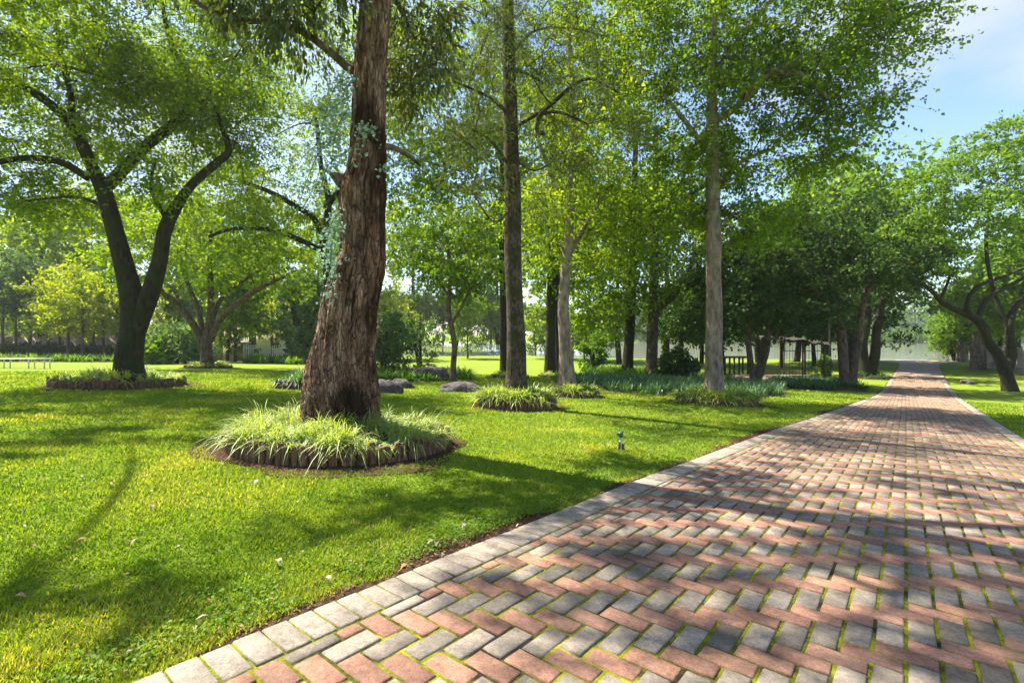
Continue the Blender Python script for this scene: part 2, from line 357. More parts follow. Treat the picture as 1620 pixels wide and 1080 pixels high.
def strip(qa, qb, p0, p1, dp, lift, nq=6):
    P = np.arange(p0, p1+1e-6, dp); t = np.linspace(0, 1, nq)
    a = qa(P)[:, None]; c = qb(P)[:, None]; Q = a+(c-a)*t; PP = P[:, None]+0*Q
    X, Y = xy(PP, Q); Z = ground(X, Y)+lift
    i, j = np.meshgrid(np.arange(len(P)-1), np.arange(nq-1), indexing='ij')
    return np.stack([X, Y, Z], -1), np.stack([i*nq+j, i*nq+j+1, (i+1)*nq+j+1, (i+1)*nq+j], -1).reshape(-1, 4)
PEND, PF = 75.5, 46.
drive = empty('driveway', (0, 0, 0), 'brick paved driveway running down to the lake', 'driveway'); drive['kind'] = 'structure'
b = MB(); b.add(*strip(lambda p: qL(p), lambda p: qR(p), 7, PF, .5, .0255)); V_, F_ = strip(qL, qR, -2.6, 7.5, .022, .024, 150); V_ = V_.reshape(-1, 3); V_[:, 2] += .0035*fbm(V_*38, 3, 4)+.0015*vnoise(V_*5, 8)-.0005; b.add(V_, F_); b.build('joint_bed', M['moss'], drive)
b = MB(); b.add(*strip(qL, qR, PF, PEND, .5, .03)); b.build('far_paving', M['farpave'], drive)

A_ = .105; GAP = .014
def frame(p, q, ang=0., lift=.0315):
    """matrix of a paver lying on the slope, x along the drive, y to its left"""
    X, Y = xy(p, q); e = .05
    a = np.array([*AX]); l = -BX
    if ang: ca, sa = math.cos(ang), math.sin(ang); a, l = a*ca+l*sa, l*ca-a*sa
    z = gz(X, Y)
    ex = np.array([a[0], a[1], (gz(X+a[0]*e, Y+a[1]*e)-z)/e]); ex /= np.linalg.norm(ex)
    ey = np.array([l[0], l[1], (gz(X+l[0]*e, Y+l[1]*e)-z)/e]); ez = np.cross(ex, ey); ez /= np.linalg.norm(ez); ey = np.cross(ez, ex)
    return np.array([*np.column_stack([ex, ey, ez, (X, Y, z+lift)]), [0, 0, 0, 1]])
def paver_geo(lx, ly, bev=.006, th=.045):
    V = []
    for hx, hy, z in ((lx/2, ly/2, -th), (lx/2, ly/2, -bev), (lx/2-bev, ly/2-bev, 0)):
        V += [(-hx, -hy, z), (hx, -hy, z), (hx, hy, z), (-hx, hy, z)]
    Fc = [(8, 9, 10, 11)]
    for o in (0, 4):
        for k in range(4): Fc.append((o+k, o+(k+1) % 4, o+4+(k+1) % 4, o+4+k))
    return np.array(V, float), np.array(Fc)
mesh_cache = {}
def paver_mesh(lx, ly, colr):
    key = (round(lx, 3), round(ly, 3), colr)
    if key not in mesh_cache:
        b = MB(); b.add(*paver_geo(lx, ly)); o = b.build('paver', M[colr], None, False); mesh_cache[key] = o.data
        bpy.data.objects.remove(o)
    return mesh_cache[key]
def seen(p, q):
    X, Y = xy(p, q)
    if Y < .6: return -1
    px = CX+F*X/Y; py = HY+F*(EYE-gz(X, Y))/Y
    if px < -25 or px > 1645 or py > 1105: return -1
    return 1/Y**3
cand, rest = [], []
pr = random.Random(3)
for ii in range(-520, 520):
    for jj in range(-60, 300):
        p0, q0 = (ii+2*jj)*A_, (-ii+2*jj)*A_           # lattice corner, q mirrored below
        if not (-2.6 < p0 < PF+.3) or not (-2.5 < q0 < 2.9): continue
        for (pa, pb, qa, qb, c) in ((p0, p0+2*A_, q0, q0+A_, 'grey'), (p0+2*A_, p0+3*A_, q0, q0+2*A_, 'red')):
            qa, qb = -qb, -qa
            pm = (pa+pb)/2; lo, hi = float(qL(pm))+2*A_, float(qR(pm))-2*A_
            qa, qb = max(qa, lo), min(qb, hi)
            if qb-qa < .03 or pm < -2.5 or pm > PF: continue
            cand.append((seen(pm, (qa+qb)/2), pm, (qa+qb)/2, round(pb-pa-GAP, 4), round(qb-qa-GAP, 3), c))
edge = []
for side in (-1, 1):
    p = -2.4
    while p < PF:
        qe = float(qL(p)) if side < 0 else float(qR(p)); q2 = float(qL(p+.1)) if side < 0 else float(qR(p+.1))
        ang = -math.atan2(q2-qe, .1); qm = qe-side*.1
        edge.append((seen(p, qm), p, qm, ang, side)); p += A_+.002
def place(name, M4, mesh, rnd, dz):
    o = bpy.data.objects.new(name, mesh); col.objects.link(o); o.parent = drive
    m = Matrix(M4.tolist()); m.translation.z += dz
    o.matrix_world = m @ Matrix.Rotation(pr.gauss(0, .012), 4, 'Z') @ Matrix.Rotation(pr.gauss(0, .007), 4, 'X') @ Matrix.Rotation(pr.gauss(0, .007), 4, 'Y')
    o['rnd'] = rnd
def rr(): return min(1, max(0, pr.gauss(.35, .33)))
cand.sort(key=lambda t: -t[0]); edge.sort(key=lambda t: -t[0])
fld = {'red': MB(), 'grey': MB()}
for k, (sc, p, q, lx, ly, c) in enumerate(cand):
    M4 = frame(p, q)
    if k < 300 and sc > 0: place('paver', M4, paver_mesh(lx, ly, c), rr(), pr.gauss(0, .0014))
    else:
        V, Fc = paver_geo(lx, ly); V = V@M4[:3, :3].T+M4[:3, 3]; V[:, 2] += pr.gauss(0, .0015)
        fld[c].add(V, Fc, rr())
for k, (sc, p, q, ang, side) in enumerate(edge):
    M4 = frame(p, q, ang)
    if k < 300 and sc > 0: place('edge_paver', M4, paver_mesh(A_-.007, .203, 'grey'), rr()*.25, pr.gauss(0, .0015))
    else:
        V, Fc = paver_geo(A_-.007, .203); V = V@M4[:3, :3].T+M4[:3, 3]; fld['grey'].add(V, Fc, rr()*.25)
for c in fld: tag(fld[c].build(c+'_paving', M[c+'_field'], drive, False), kind='stuff')

# bare soil along the edge of the drive
def soilw(p):
    p = np.asarray(p, float); return np.clip(.19+.18*vnoise(np.stack([p*.9, 0*p, 0*p], -1), 5)+.07*vnoise(np.stack([p*4, 0*p, 0*p], -1), 6), .02, .4)*np.clip(1.1-p/40, .35, 1)
for nm, fa, fb, lab in (('soil_border', lambda p: qL(p)-soilw(p), lambda p: qL(p)+.03, 'bare brown soil strip between the big lawn and the driveway'),
                   ('soil_border', lambda p: qR(p)-.03, lambda p: qR(p)+.6*soilw(p+50), 'narrow soil strip on the fence side of the driveway')):
    b = MB(); b.add(*strip(fa, fb, -2.5, 60, .08, .008, 4)); tag(b.build(nm, M['soil']), lab, 'soil', kind='structure')

# ------------------------------------------------------------------ plants
def leaf_quads(C, D, N, Ln, Wd, fold=.25):
    """folded diamond leaves: C base (n,3), D axis, N approx normal, lengths, widths"""
    S = np.cross(D, N); S /= np.linalg.norm(S, axis=1)[:, None]+1e-9; N2 = np.cross(S, D)
    L = Ln[:, None]; W = Wd[:, None]
    V = np.stack([C, C+D*L*.45+S*W+N2*W*fold, C+D*L-N2*L*.08, C+D*L*.45-S*W+N2*W*fold], 1)
    n = len(C); k = np.arange(n)[:, None]*4
    Fc = np.concatenate([k+np.array([0, 1, 2]), k+np.array([0, 2, 3])])
    return V.reshape(-1, 3), Fc
def unit(n, g):
    v = g.normal(size=(n, 3)); return v/np.linalg.norm(v, axis=1)[:, None]
def add_leaves(b, C, size, aspect, g, droop=.35, up_=.7, mat=0):
    n = len(C); D = unit(n, g); D[:, 2] -= droop; D /= np.linalg.norm(D, axis=1)[:, None]
    N = unit(n, g); N[:, 2] += up_; Ln = size*g.uniform(.6, 1.25, n); 
    V, Fc = leaf_quads(C, D, N, Ln, Ln*aspect)
    b.add(V, Fc, np.repeat(g.beta(1.6, 2.2, n), 4), mat=mat)
def strap(b, C, D, Ln, Wd, g, arch=1., seg=4, stripe=False, rnd=None):
    """arching strap leaves: start C, start direction D (n,3)"""
    n = len(C); t = np.linspace(0, 1, seg+1)
    H = D.copy(); H[:, 2] = 0; H /= np.linalg.norm(H, axis=1)[:, None]+1e-9
    S = np.stack([-H[:, 1], H[:, 0], 0*H[:, 0]], -1)
    P = C[:, None, :]+D[:, None, :]*(Ln[:, None]*t)[:, :, None]
    P[:, :, 2] -= arch*(Ln[:, None]*t**2.0)
    P += H[:, None, :]*(.15*arch*Ln[:, None]*t**2)[:, :, None]
    w = Wd[:, None]*np.array([.55, 1, .95, .65, .08] if seg == 4 else ([.7, 1, .6, .06] if seg == 3 else [.8, .9, .06]))[None, :]
    r = g.beta(1.5, 1.5, n) if rnd is None else rnd
    k = 3 if stripe else 2; off = (-1, 0, 1) if stripe else (-1, 1)
    V = np.stack([P+S[:, None, :]*(w*o)[:, :, None]-(np.array([0, 0, .25])*(w*abs(o))[:, :, None] if stripe else 0) for o in off], 2)
    A = np.repeat(r[:, None], (seg+1)*k, 1).reshape(n, seg+1, k)
    if stripe: A = A*.55; A[:, :, 1] = np.minimum(1, A[:, :, 1]+.55)
    base = (np.arange(n)*(seg+1)*k)[:, None, None]; a = np.arange(seg)[None, :, None]*k; c = np.arange(k-1)[None, None, :]
    q0 = base+a+c
    b.add(V.reshape(-1, 3), np.stack([q0, q0+1, q0+k+1, q0+k], -1).reshape(-1, 4), A.ravel())

BEDS = []      # (x, y, r) of ground kept free of grass
def in_beds(X, Y, m=0):
    r = np.zeros(len(X), bool)
    for (x, y, a) in BEDS: r |= (X-x)**2+(Y-y)**2 < (a+m)**2
    return r
def log_geo(w, d, h, g, taper=.96):
    n = 7; a = np.arange(n)*2*np.pi/n+.3; V = []
    for z, k in ((-.06, 1), (h*.6, 1.), (h-.012, taper), (h, taper*.8)):
        V += [(w/2*k*math.cos(t)*(1+.08*g.normal()), d/2*k*math.sin(t), z) for t in a]
    V.append((0, 0, h+.004)); Fc = []
    b = MB(); b.add(V, [(o*n+j, o*n+(j+1) % n, (o+1)*n+(j+1) % n, (o+1)*n+j) for o in range(3) for j in range(n)])
    b.add(V, [(3*n+j, 3*n+(j+1) % n, 4*n) for j in range(n)]); return b
def bed_from(xl, xr, yf):
    """circle on the ground from its left, right and front pixels"""
    xc = (xl+xr)/2; Yf = at(xc, yf)[1]; r = .3
    for _ in range(20): Yc = Yf+r; r = (xr-xl)/2/F*Yc
    return (xc-CX)/F*(Yf+r), Yf+r, r
def make_bed(xl, xr, yf, label, plants, loglen=.2, n_leaf=14, seed=1, singles=False, lsize=.3, mat='lf_spider', plabel=None):
    x, y, r = bed_from(xl, xr, yf); g = np.random.default_rng(seed); z = gz(x, y)
    BEDS.append((x, y, r+.1))
    root = empty('flower_bed', (x, y, z), label, 'flower bed')
    zz = lambda X, Y: ground(x+X, y+Y)-z
    # soil dome and worn earth round it
    b = MB(); na, nr = 48, 8; V = []; 
    for k in range(nr+1):
        for t in range(na):
            a = t*2*np.pi/na; rad = (r*1.22+.05)*k/nr*(1+.10*math.sin(3*a+seed)*(k == nr)+.05*math.sin(7*a)*(k == nr))
            X, Y = rad*math.cos(a), rad*math.sin(a); f = rad/r
            V.append((X, Y, float(zz(X, Y))+(.10*loglen/.2*(1-smooth(.85, .99, f)))+.010))
    b.add(V, [(k*na+t, k*na+(t+1) % na, (k+1)*na+(t+1) % na, (k+1)*na+t) for k in range(nr) for t in range(na)])
    b.build('soil', M['soil'], root)
    nl = int(2*np.pi*r/.088); 
    if singles:
        ms = []
        for q in range(5):
            o = log_geo(.095*g.uniform(.75, 1.2), .075, loglen*g.uniform(.8, 1.15), g).build('edging_log', M['log']); ms.append(o.data); bpy.data.objects.remove(o)
    else: eb = MB()
    for t in range(nl):
        a = t*2*np.pi/nl+g.normal()*.006; X, Y = r*math.cos(a), r*math.sin(a)
        if singles:
            o = bpy.data.objects.new('edging_log', ms[g.integers(5)]); col.objects.link(o); o.parent = root
            o.location = (X, Y, float(zz(X, Y))+g.normal()*.012); o.rotation_euler = (g.normal()*.06, g.normal()*.06, a+np.pi/2)
        else:
            lb = log_geo(.095*g.uniform(.7, 1.2), .07, loglen*g.uniform(.75, 1.2), g); ca, sa = math.cos(a+np.pi/2), math.sin(a+np.pi/2)
            for V, L, T in zip(lb.V, lb.L, lb.T):
                V2 = np.stack([V[:, 0]*ca-V[:, 1]*sa+X, V[:, 0]*sa+V[:, 1]*ca+Y, V[:, 2]+float(zz(X, Y))], -1); nv = eb.n
                eb.add(V2, (L-L.min()).reshape(-1, T[0]))
    if not singles: tag(eb.build('log_edging', M['log'], root), kind='stuff')
    # ground cover
    rad = r*np.sqrt(g.uniform(.03, 1.0, plants)); a = g.uniform(0, 2*np.pi, plants)
    PX, PY = rad*np.cos(a), rad*np.sin(a); PZ = zz(PX, PY)+loglen*(.7+.45*(1-(rad/r)**3))
    n = plants*n_leaf; C = np.repeat(np.stack([PX, PY, PZ], -1), n_leaf, 0)+g.normal(size=(n, 3))*[.02, .02, .0]
    th = g.uniform(0, 2*np.pi, n); out = np.repeat(a, n_leaf); el = g.uniform(.5, 1.5, n)
    D = np.stack([np.cos(th)*np.cos(el)+.25*np.cos(out), np.sin(th)*np.cos(el)+.25*np.sin(out), np.sin(el)], -1)
    b = MB(); tone = np.repeat(g.uniform(0, 1, plants), n_leaf); vig = np.repeat(np.clip(1+.9*vnoise(np.stack([PX*3, PY*3, 0*PX], -1), seed)+g.normal(0, .22, plants), .45, 1.7), n_leaf); D[:, 2] *= np.clip(vig, .6, 1.3)
    big = singles
    strap(b, C, D, lsize*vig*g.uniform(.6, 1.25, n), (.0062 if big else .0135)*g.uniform(.7, 1.3, n)*(lsize/.3), g, g.uniform(.5, 1.15, n)[:, None], 4 if big else 3, big,
          np.clip(.6*g.beta(1.5, 1.5, n)+.4*tone, 0, 1))
    o = b.build('spider_plants', M[mat], None, True); o.location = (x, y, z)
    tag(o, plabel or 'striped spider plants filling '+label.split(' with ')[0], 'ground cover', kind='stuff')
    return x, y, r
# ------------------------------------------------------------------ flower beds
bx1 = make_bed(384, 704, 742, 'wide round log-edged bed at the foot of the thick leaning shaggy trunk', 600, .2, 17, 11, True, .235)
bx2 = make_bed(108, 276, 618, 'round log-edged bed around the dark mossy forked tree', 260, .22, 12, 12, False, 0.24)
bx3 = make_bed(298, 362, 583, 'small low bed around the many-stemmed spreading tree', 90, .12, 12, 13, False, 0.27)
bx4 = make_bed(758, 878, 650, 'round log-edged bed around the straight speckled trunk', 330, .22, 13, 14, False, 0.26)
bx5 = make_bed(856, 946, 629, 'low bed around the slanting pale trunk', 220, .16, 12, 15, False, 0.24)
bx6 = make_bed(1074, 1192, 642, 'broad bed around the tall straight pale trunk', 330, .16, 13, 16, False, 0.29)
bx7 = make_bed(440, 500, 616, 'small leafy bed half hidden behind the thick shaggy trunk', 120, .2, 12, 17, False, .36, 'lf_iris')
bx8 = make_bed(778, 836, 599, 'thin low bed round the slim trunk behind the speckled one', 90, .14, 10, 18, False, 0.27)
bx9 = make_bed(1320, 1366, 618, 'thin low bed at the paired brown trunks beside the driveway', 80, .12, 10, 19, False, .4, 'lf_iris')
bx10 = make_bed(1350, 1402, 600, 'low ring bed round the dark forked trunks near the lamp post', 70, .12, 10, 20, False, .45, 'lf_iris')
bx11 = make_bed(852, 890, 597, 'small low bed round the two dark trunks behind the pale one', 60, .12, 10, 21, False, 0.27)

# iris border
def border(name, label, cat, poly, n, mat, ln, wd, seed, elr=(.9, 1.5), nl=9, arch=(.1, .5)):
    g = np.random.default_rng(seed); poly = [at(*q) for q in poly]; P = np.array(poly)
    lo, hi = P.min(0), P.max(0); pts = []
    def inside(X, Y):
        c = np.zeros(len(X), bool); k = len(P)
        for i in range(k):
            x1, y1 = P[i]; x2, y2 = P[(i+1) % k]
            c ^= ((y1 > Y) != (y2 > Y)) & (X < (x2-x1)*(Y-y1)/(y2-y1+1e-9)+x1)
        return c
    X = g.uniform(lo[0], hi[0], n*6); Y = g.uniform(lo[1], hi[1], n*6); k = inside(X, Y); X, Y = X[k][:n], Y[k][:n]
    n = len(X); m = n*nl; C = np.repeat(np.stack([X, Y, ground(X, Y)], -1), nl, 0)+g.normal(size=(m, 3))*[.04, .04, 0]
    th = g.uniform(0, 2*np.pi, m); el = g.uniform(*elr, m); D = np.stack([np.cos(th)*np.cos(el), np.sin(th)*np.cos(el), np.sin(el)], -1)
    b = MB(); strap(b, C, D, ln*g.uniform(.6, 1.2, m), wd*g.uniform(.7, 1.2, m), g, g.uniform(*arch, m)[:, None], 3, False, np.clip(g.beta(1.5, 2, m), 0, 1))
    o = b.build(name, M[mat]); tag(o, label, cat, kind='stuff')
    # soil under it
    c = P.mean(0); Q = c+(P-c)*1.04; b = MB(); Q = np.vstack([Q, c]); b.add(np.c_[Q, ground(Q[:, 0], Q[:, 1])+.012], [(i, (i+1) % len(P), len(P)) for i in range(len(P))])
    tag(b.build('planting_soil', M['soil']), 'dark soil under the '+label, 'soil', kind='structure')
    return o
border('iris_border', 'long border of dark blue-green iris leaves behind the pale trunk beds', 'ground cover',
       [(872, 606), (960, 620), (1070, 628), (1120, 632), (1236, 628), (1240, 612), (1130, 604), (1000, 603), (900, 598)], 1500, 'lf_iris', .55, .022, 31)
border('grass_tussocks', 'tall pale grass tussocks between the two dark trunks', 'ground cover',
       [(925, 596), (1000, 600), (1100, 602), (1110, 592), (1000, 588), (930, 588)], 420, 'lf_fern', .95, .03, 32, (.8, 1.45), 10, (.2, .7))
border('daylily_border', 'low dark daylily border below the wire arbour', 'ground cover',
       [(1205, 612), (1320, 618), (1322, 606), (1225, 600)], 420, 'lf_iris', .5, .03, 33)
border('wall_planting', 'low green planting along the foot of the boundary wall', 'ground cover',
       [(-60, 572), (150, 573), (300, 572), (300, 567), (-60, 567)], 800, 'lf_fern', .7, .06, 34)
border('flower_border', 'pale yellow-green border before the picket fence by the wall', 'ground cover',
       [(385, 575), (480, 577), (480, 569), (390, 567)], 420, 'lf_fern', .8, .05, 35)

# ------------------------------------------------------------------ lawn blades, weeds, fallen leaves
g = np.random.default_rng(41); N = 560000
d = np.exp(g.uniform(math.log(1.15), math.log(26), N)); a = g.uniform(R(-56), R(56), N)
X, Y = d*np.sin(a), d*np.cos(a); p, q = pq(X, Y)
sw = np.where(q < 0, soilw(p), .6*soilw(p+50))
ok = (q < qL(p)-sw*g.uniform(.5, 1.15, N)) | (q > qR(p)+sw*g.uniform(.5, 1.15, N))
ok &= ~in_beds(X, Y, .06)
X, Y, d, p, q = X[ok], Y[ok], d[ok], p[ok], q[ok]; n = len(X)
patch = fbm(np.stack([X*1.6, Y*1.6, 0*X], -1), 4, 9)
tuft = fbm(np.stack([X*9, Y*9, 0*X], -1), 2, 19)
h = (.019+.0011*d)*(1+.5*patch+.6*tuft)*g.uniform(.6, 1.5, n); w = .0022+.00095*d
th = g.uniform(0, 2*np.pi, n); lean = g.uniform(.2, 1.1, n)
Z = ground(X, Y)-.002
S = np.stack([np.cos(th)*w, np.sin(th)*w, 0*w], -1); B0 = np.stack([X, Y, Z], -1)
T_ = B0+np.stack([-np.sin(th)*h*lean, np.cos(th)*h*lean, h], -1)
V = np.stack([B0-S, B0+S, T_], 1).reshape(-1, 3)
b = MB(); b.add(V, np.arange(3*n).reshape(-1, 3), np.repeat(np.clip(.42+.9*patch+g.normal(0, .2, n)+.5*(g.uniform(0, 1, n) < .06), 0, 1), 3))
tag(b.build('grass', M['grass'], None, False), 'short sunlit grass blades covering the lawn', 'grass', kind='stuff')
# clover along the drive edge, near the camera
n = 9000; p = g.uniform(-.5, 5, n); off = np.abs(g.normal(0, .22, n))+.10; q = qL(p)-off
X, Y = xy(p, q); keep = vnoise(np.stack([X*3, Y*3, 0*X], -1), 77) > -.15; X, Y = X[keep], Y[keep]; n = len(X)
C = np.stack([X, Y, ground(X, Y)+g.uniform(.015, .045, n)], -1); b = MB(); add_leaves(b, C, .017, .42, g, .0, 2.2)
tag(b.build('clover', M['weed']), 'small clover weeds in the grass beside the driveway edge', 'ground cover', kind='stuff')
# fallen leaves
lm = []
for k in range(4):
    b = MB(); L = .055+.02*k; W = .016+.004*(k % 3); t = np.linspace(0, 1, 7); bow = .012*np.sin(t*np.pi)*(1+.5*k)
    V = []
    for tt, bb in zip(t, bow):
        w = W*math.sin(math.pi*min(.98, max(.04, tt**.8)))
        V += [(tt*L-L/2, -w, bb+w*.5), (tt*L-L/2, .1*W*math.sin(6*tt), bb), (tt*L-L/2, w, bb+w*.4)]
    b.add(V, [(3*i+j, 3*i+j+1, 3*i+j+4, 3*i+j+3) for i in range(6) for j in (0, 1)])
    o = b.build('fallen_leaf', M['fallen']); lm.append(o.data); bpy.data.objects.remove(o)
spots = [(56,870,1),(38,840,0),(440,898,2),(130,862,1),(283,872,1),(613,790,1),(683,865,1),(700,885,0),(188,702,1),(240,782,0),(405,768,2),(610,700,0),(840,745,2),(1095,690,1),(1065,702,0),(322,990,1),(310,1003,1),(128,760,1),(240,808,1),(175,772,1),(360,768,0),(300,745,0),(175,668,0),(30,772,0),(60,690,0),(690,868,2),(735,838,1),(820,838,0),(330,960,1),(205,1043,0),(30,955,1),(215,865,1),(560,835,1),(470,800,0),(520,925,1),(760,790,0),(920,700,0),(690,690,0),(1180,672,0),(1040,680,0),(1135,700,0),(860,680,0),(255,700,0),(100,735,1),(16,805,0),(390,845,0),(640,905,1),(430,960,0)]
for k, (px, py, sz) in enumerate(spots):
    X, Y = at(px, py); o = bpy.data.objects.new('fallen_leaf', lm[k % 4]); col.objects.link(o)
    s_ = (.36+.12*sz)*(1+Y*.05); o.location = (X, Y, gz(X, Y)+.026); o.scale = (s_, s_, s_); o.rotation_euler = (g.normal()*.16, g.normal()*.16, g.uniform(0, 6.28)); o['rnd'] = float(g.uniform(0, 1))
    tag(o, 'small dry fallen leaf lying on the open lawn', 'leaf', 'fallen leaves on the lawn')

# dry bits: bark flakes, crumbled leaves, twigs
n = 2600; p = g.uniform(-.5, 14, n); off = np.abs(g.normal(0, .12, n))+.02; q = qL(p)-off; X, Y = xy(p, q)
m = 1500; dd_ = np.exp(g.uniform(math.log(1.5), math.log(14), m)); aa_ = g.uniform(R(-50), R(10), m); X2, Y2_ = dd_*np.sin(aa_), dd_*np.cos(aa_); p2, q2 = pq(X2, Y2_); kk = q2 < qL(p2)-.1; X2, Y2_ = X2[kk], Y2_[kk]
aa_ = g.uniform(0, 6.28, 700); rr2 = bx1[2]*(1.03+np.abs(g.normal(0, .12, 700))); X3, Y3_ = bx1[0]+rr2*np.cos(aa_), bx1[1]+rr2*np.sin(aa_)
X = np.concatenate([X, X2, X3]); Y = np.concatenate([Y, Y2_, Y3_]); n = len(X)
C = np.stack([X, Y, ground(X, Y)+.012+.012*g.uniform(0, 1, n)], -1); D = unit(n, g)*[1, 1, .15]; D /= np.linalg.norm(D, axis=1)[:, None]; N_ = unit(n, g)*.5+[0, 0, 1.]; L_ = g.uniform(.007, .026, n)*(1+.05*Y)
V, Fc = leaf_quads(C, D, N_, L_, L_*g.uniform(.1, .35, n)); b = MB(); b.add(V, Fc, np.repeat(g.uniform(0, 1, n), 4))
tag(b.build('leaf_litter', M['litter'], None, False), 'dry brown leaf and bark litter scattered on lawn edge and soil', 'leaf litter', kind='stuff')
# ------------------------------------------------------------------ trees
def leaf_spray(b, C, T, size, aspect, g, droop, up_):
    n = len(C); D = T+unit(n, g)*.95; D[:, 2] -= droop; D /= np.linalg.norm(D, axis=1)[:, None]+1e-9
    N = unit(n, g); N[:, 2] += up_; Ln = size*g.uniform(.5, 1.3, n)
    V, Fc = leaf_quads(C, D, N, Ln, Ln*aspect*g.uniform(.8, 1.2, n)); b.add(V, Fc, np.repeat(g.beta(1.5, 2.2, n), 4))
def crown_mesh(g, blobs, skel, per, sig, size, aspect, droop, flat=.55, up_=.7, twig_r=.012, shell=2.4):
    """blobs in metres: (c(3), r(3), n). Returns leaves MB and branches MB"""
    lb, tb = MB(), MB(); S = np.array(skel)
    for (c, r, n) in blobs:
        c = np.array(c); r = np.array(r)
        u = unit(n, g)*(g.uniform(.0, 1, n)**(1/shell))[:, None]; P = c+u*r
        d = np.linalg.norm(S[:, :3]-c, axis=1)+2.*np.maximum(0, S[:, 2]-c[2]); k = d.argmin()
        mid = c-np.array([0, 0, r[2]*.25]); a = S[k, :3]
        if np.linalg.norm(mid-a) > .8:
            pts = np.array([a, a*.6+mid*.4+[0, 0, .12*np.linalg.norm(mid-a)], mid]); rd = np.array([min(S[k, 3]*.7, .06), .035, .018])
            tb.tube(pts, rd, 6, 4); Q, qr = resample(pts, rd, 4); S = np.vstack([S, np.c_[Q, qr]])
        for p in P:
            d = np.linalg.norm(S[:, :3]-p, axis=1)+1.2*np.maximum(0, S[:, 2]-p[2])+.3*g.uniform(); k = d.argmin(); a = S[k, :3]
            L = np.linalg.norm(p-a)
            m1 = a*.55+p*.45+g.normal(size=3)*.1*L+[0, 0, .1*L]
            r0 = max(twig_r, min(S[k, 3]*.6, .014+.012*L))
            tb.tube([a, m1, p], [r0, r0*.65, twig_r*.5], 4, 2, False)
            S = np.vstack([S, [*m1, r0*.65], [*p, twig_r*.5]])
            m = max(4, int(per*g.uniform(.5, 1.5))); sg = sig*g.uniform(.7, 1.3); nt = max(3, int(m/11))
            out = (p-c)/(r+1e-6); out /= np.linalg.norm(out)+.3
            TD = unit(nt, g)*[1, 1, flat]+out*.55-[0, 0, droop*.3]; TD /= np.linalg.norm(TD, axis=1)[:, None]+1e-9
            TL = sg*g.uniform(.7, 2.2, nt); O = p+g.normal(size=(nt, 3))*sg*[.35, .35, .35*flat]
            E_ = O+TD*TL[:, None]-np.array([0, 0, 1])*(droop*.25*TL)[:, None]
            w_ = np.array([.0, .0, twig_r*.35])
            tb.add(np.stack([O-w_, O+w_, E_], 1).reshape(-1, 3), np.arange(3*nt).reshape(-1, 3))
            k_ = g.integers(0, nt, m); t = (g.uniform(.1, 1.05, m)**.75)[:, None]
            C = O[k_]*(1-t)+E_[k_]*t+g.normal(size=(m, 3))*size*.35
            leaf_spray(lb, C, TD[k_], size, aspect, g, droop, up_)
    return lb, tb
def tree(name, label, Y, stems, blobs, leaf, bark, size=.1, aspect=.3, per=90, sig=.4, droop=.35, seed=1, flat=.55, cat='tree', sides=12, group=None, jit=.12, up_=.7, shell=2.4, root=None, xblobs=()):
    """stems: lists of (px, py, dY, half width px); blobs: (px, py, dY, rx px, rz px, ry m, n) at depth Y"""
    g = np.random.default_rng(seed); s0 = stems[0][0]; bx = (s0[0]-CX)/F*Y; z0 = gz(bx, Y); base = np.array([bx, Y, z0])
    if root is None: root = empty(name, base, label, cat, group)
    tb = MB(); skel = []
    for k, st in enumerate(stems):
        P = np.array([up(a, b_, Y+dy) for a, b_, dy, w in st]); r = np.array([w*Y/F for *_, w in st])
        if k == 0:
            P[0, 2] = z0; P = np.vstack([P[0]-[0, 0, .3], P]); r = np.concatenate([[r[0]*1.35], r]); r[1] *= 1.12
        tb.tube(P, r, sides if k < 2 else 8, 5, True, jit, seed+k); Q, q = resample(P, r, 5) if len(P) > 2 else (P, r); skel += list(np.c_[Q, q])
    tb.build('trunk', bark, root, True, base)
    bl = [(up(a, b_, Y+dy), (rx*Y/F, ry, rz*Y/F), n) for a, b_, dy, rx, rz, ry, n in blobs]+list(xblobs)
    lb, wb = crown_mesh(g, bl, skel, per, sig, size, aspect, droop, flat, up_, .012, shell)
    tag(wb.build('branches', M['twig'], root, True, base), kind='stuff'); lb.build('crown', leaf, root, False, base)
    return root

# thick shaggy leaning trunk, modelled with ridged stringy bark
Ye = bx1[1]+.05
prof = [(706,540,72),(690,540,66),(670,540,62),(645,538,57),(620,537.5,58),(580,537,52),(520,546,45.5),(470,555,43),(430,565,41),(400,573,35),(360,573,35),(333,571,36),(305,571,38),(289,573,35),(267,579,31),(240,581,29),(204,582,27.5),(150,584,26),(111,585,26),(50,590,25),(0,594,25),(-120,600,22),(-300,606,18),(-550,600,13),(-800,590,8),(-1000,585,3)]
pr_ = np.array(prof, float); cz = np.array([up(c, y, Ye) for y, c, w in pr_]); rw = pr_[:, 2]*Ye/F
Pc, Rc = resample(cz, rw, 14); nn, sd_ = len(Pc), 150
aa = np.arange(sd_)*2*np.pi/sd_; hz = Pc[:, 2]
AA, HH = np.meshgrid(aa, hz); tw = AA+.35*np.sin(HH*.9)+.22*HH           # slight spiral
qq = np.stack([np.cos(tw)*3.2, np.sin(tw)*3.2, HH*.42], -1).reshape(-1, 3)
r1 = 1-np.abs(fbm(qq*2.0, 3, 3))*2.6; r2 = 1-np.abs(fbm(qq*np.array([5.2, 5.2, 1.6]), 3, 8))*2.4; lump = fbm(qq*.55, 2, 5)
low = np.exp(-np.maximum(0, HH.ravel()-gz(bx1[0], Ye))/.55)
flute = np.cos(5*AA.ravel()+.8+.4*HH.ravel())*low*.10
relief = .10*r1+.06*r2; dd = Rc.repeat(sd_)*(1+.16*lump+flute+relief-.13)
ridge = np.clip(.55*r1+.6*r2, 0, 1)
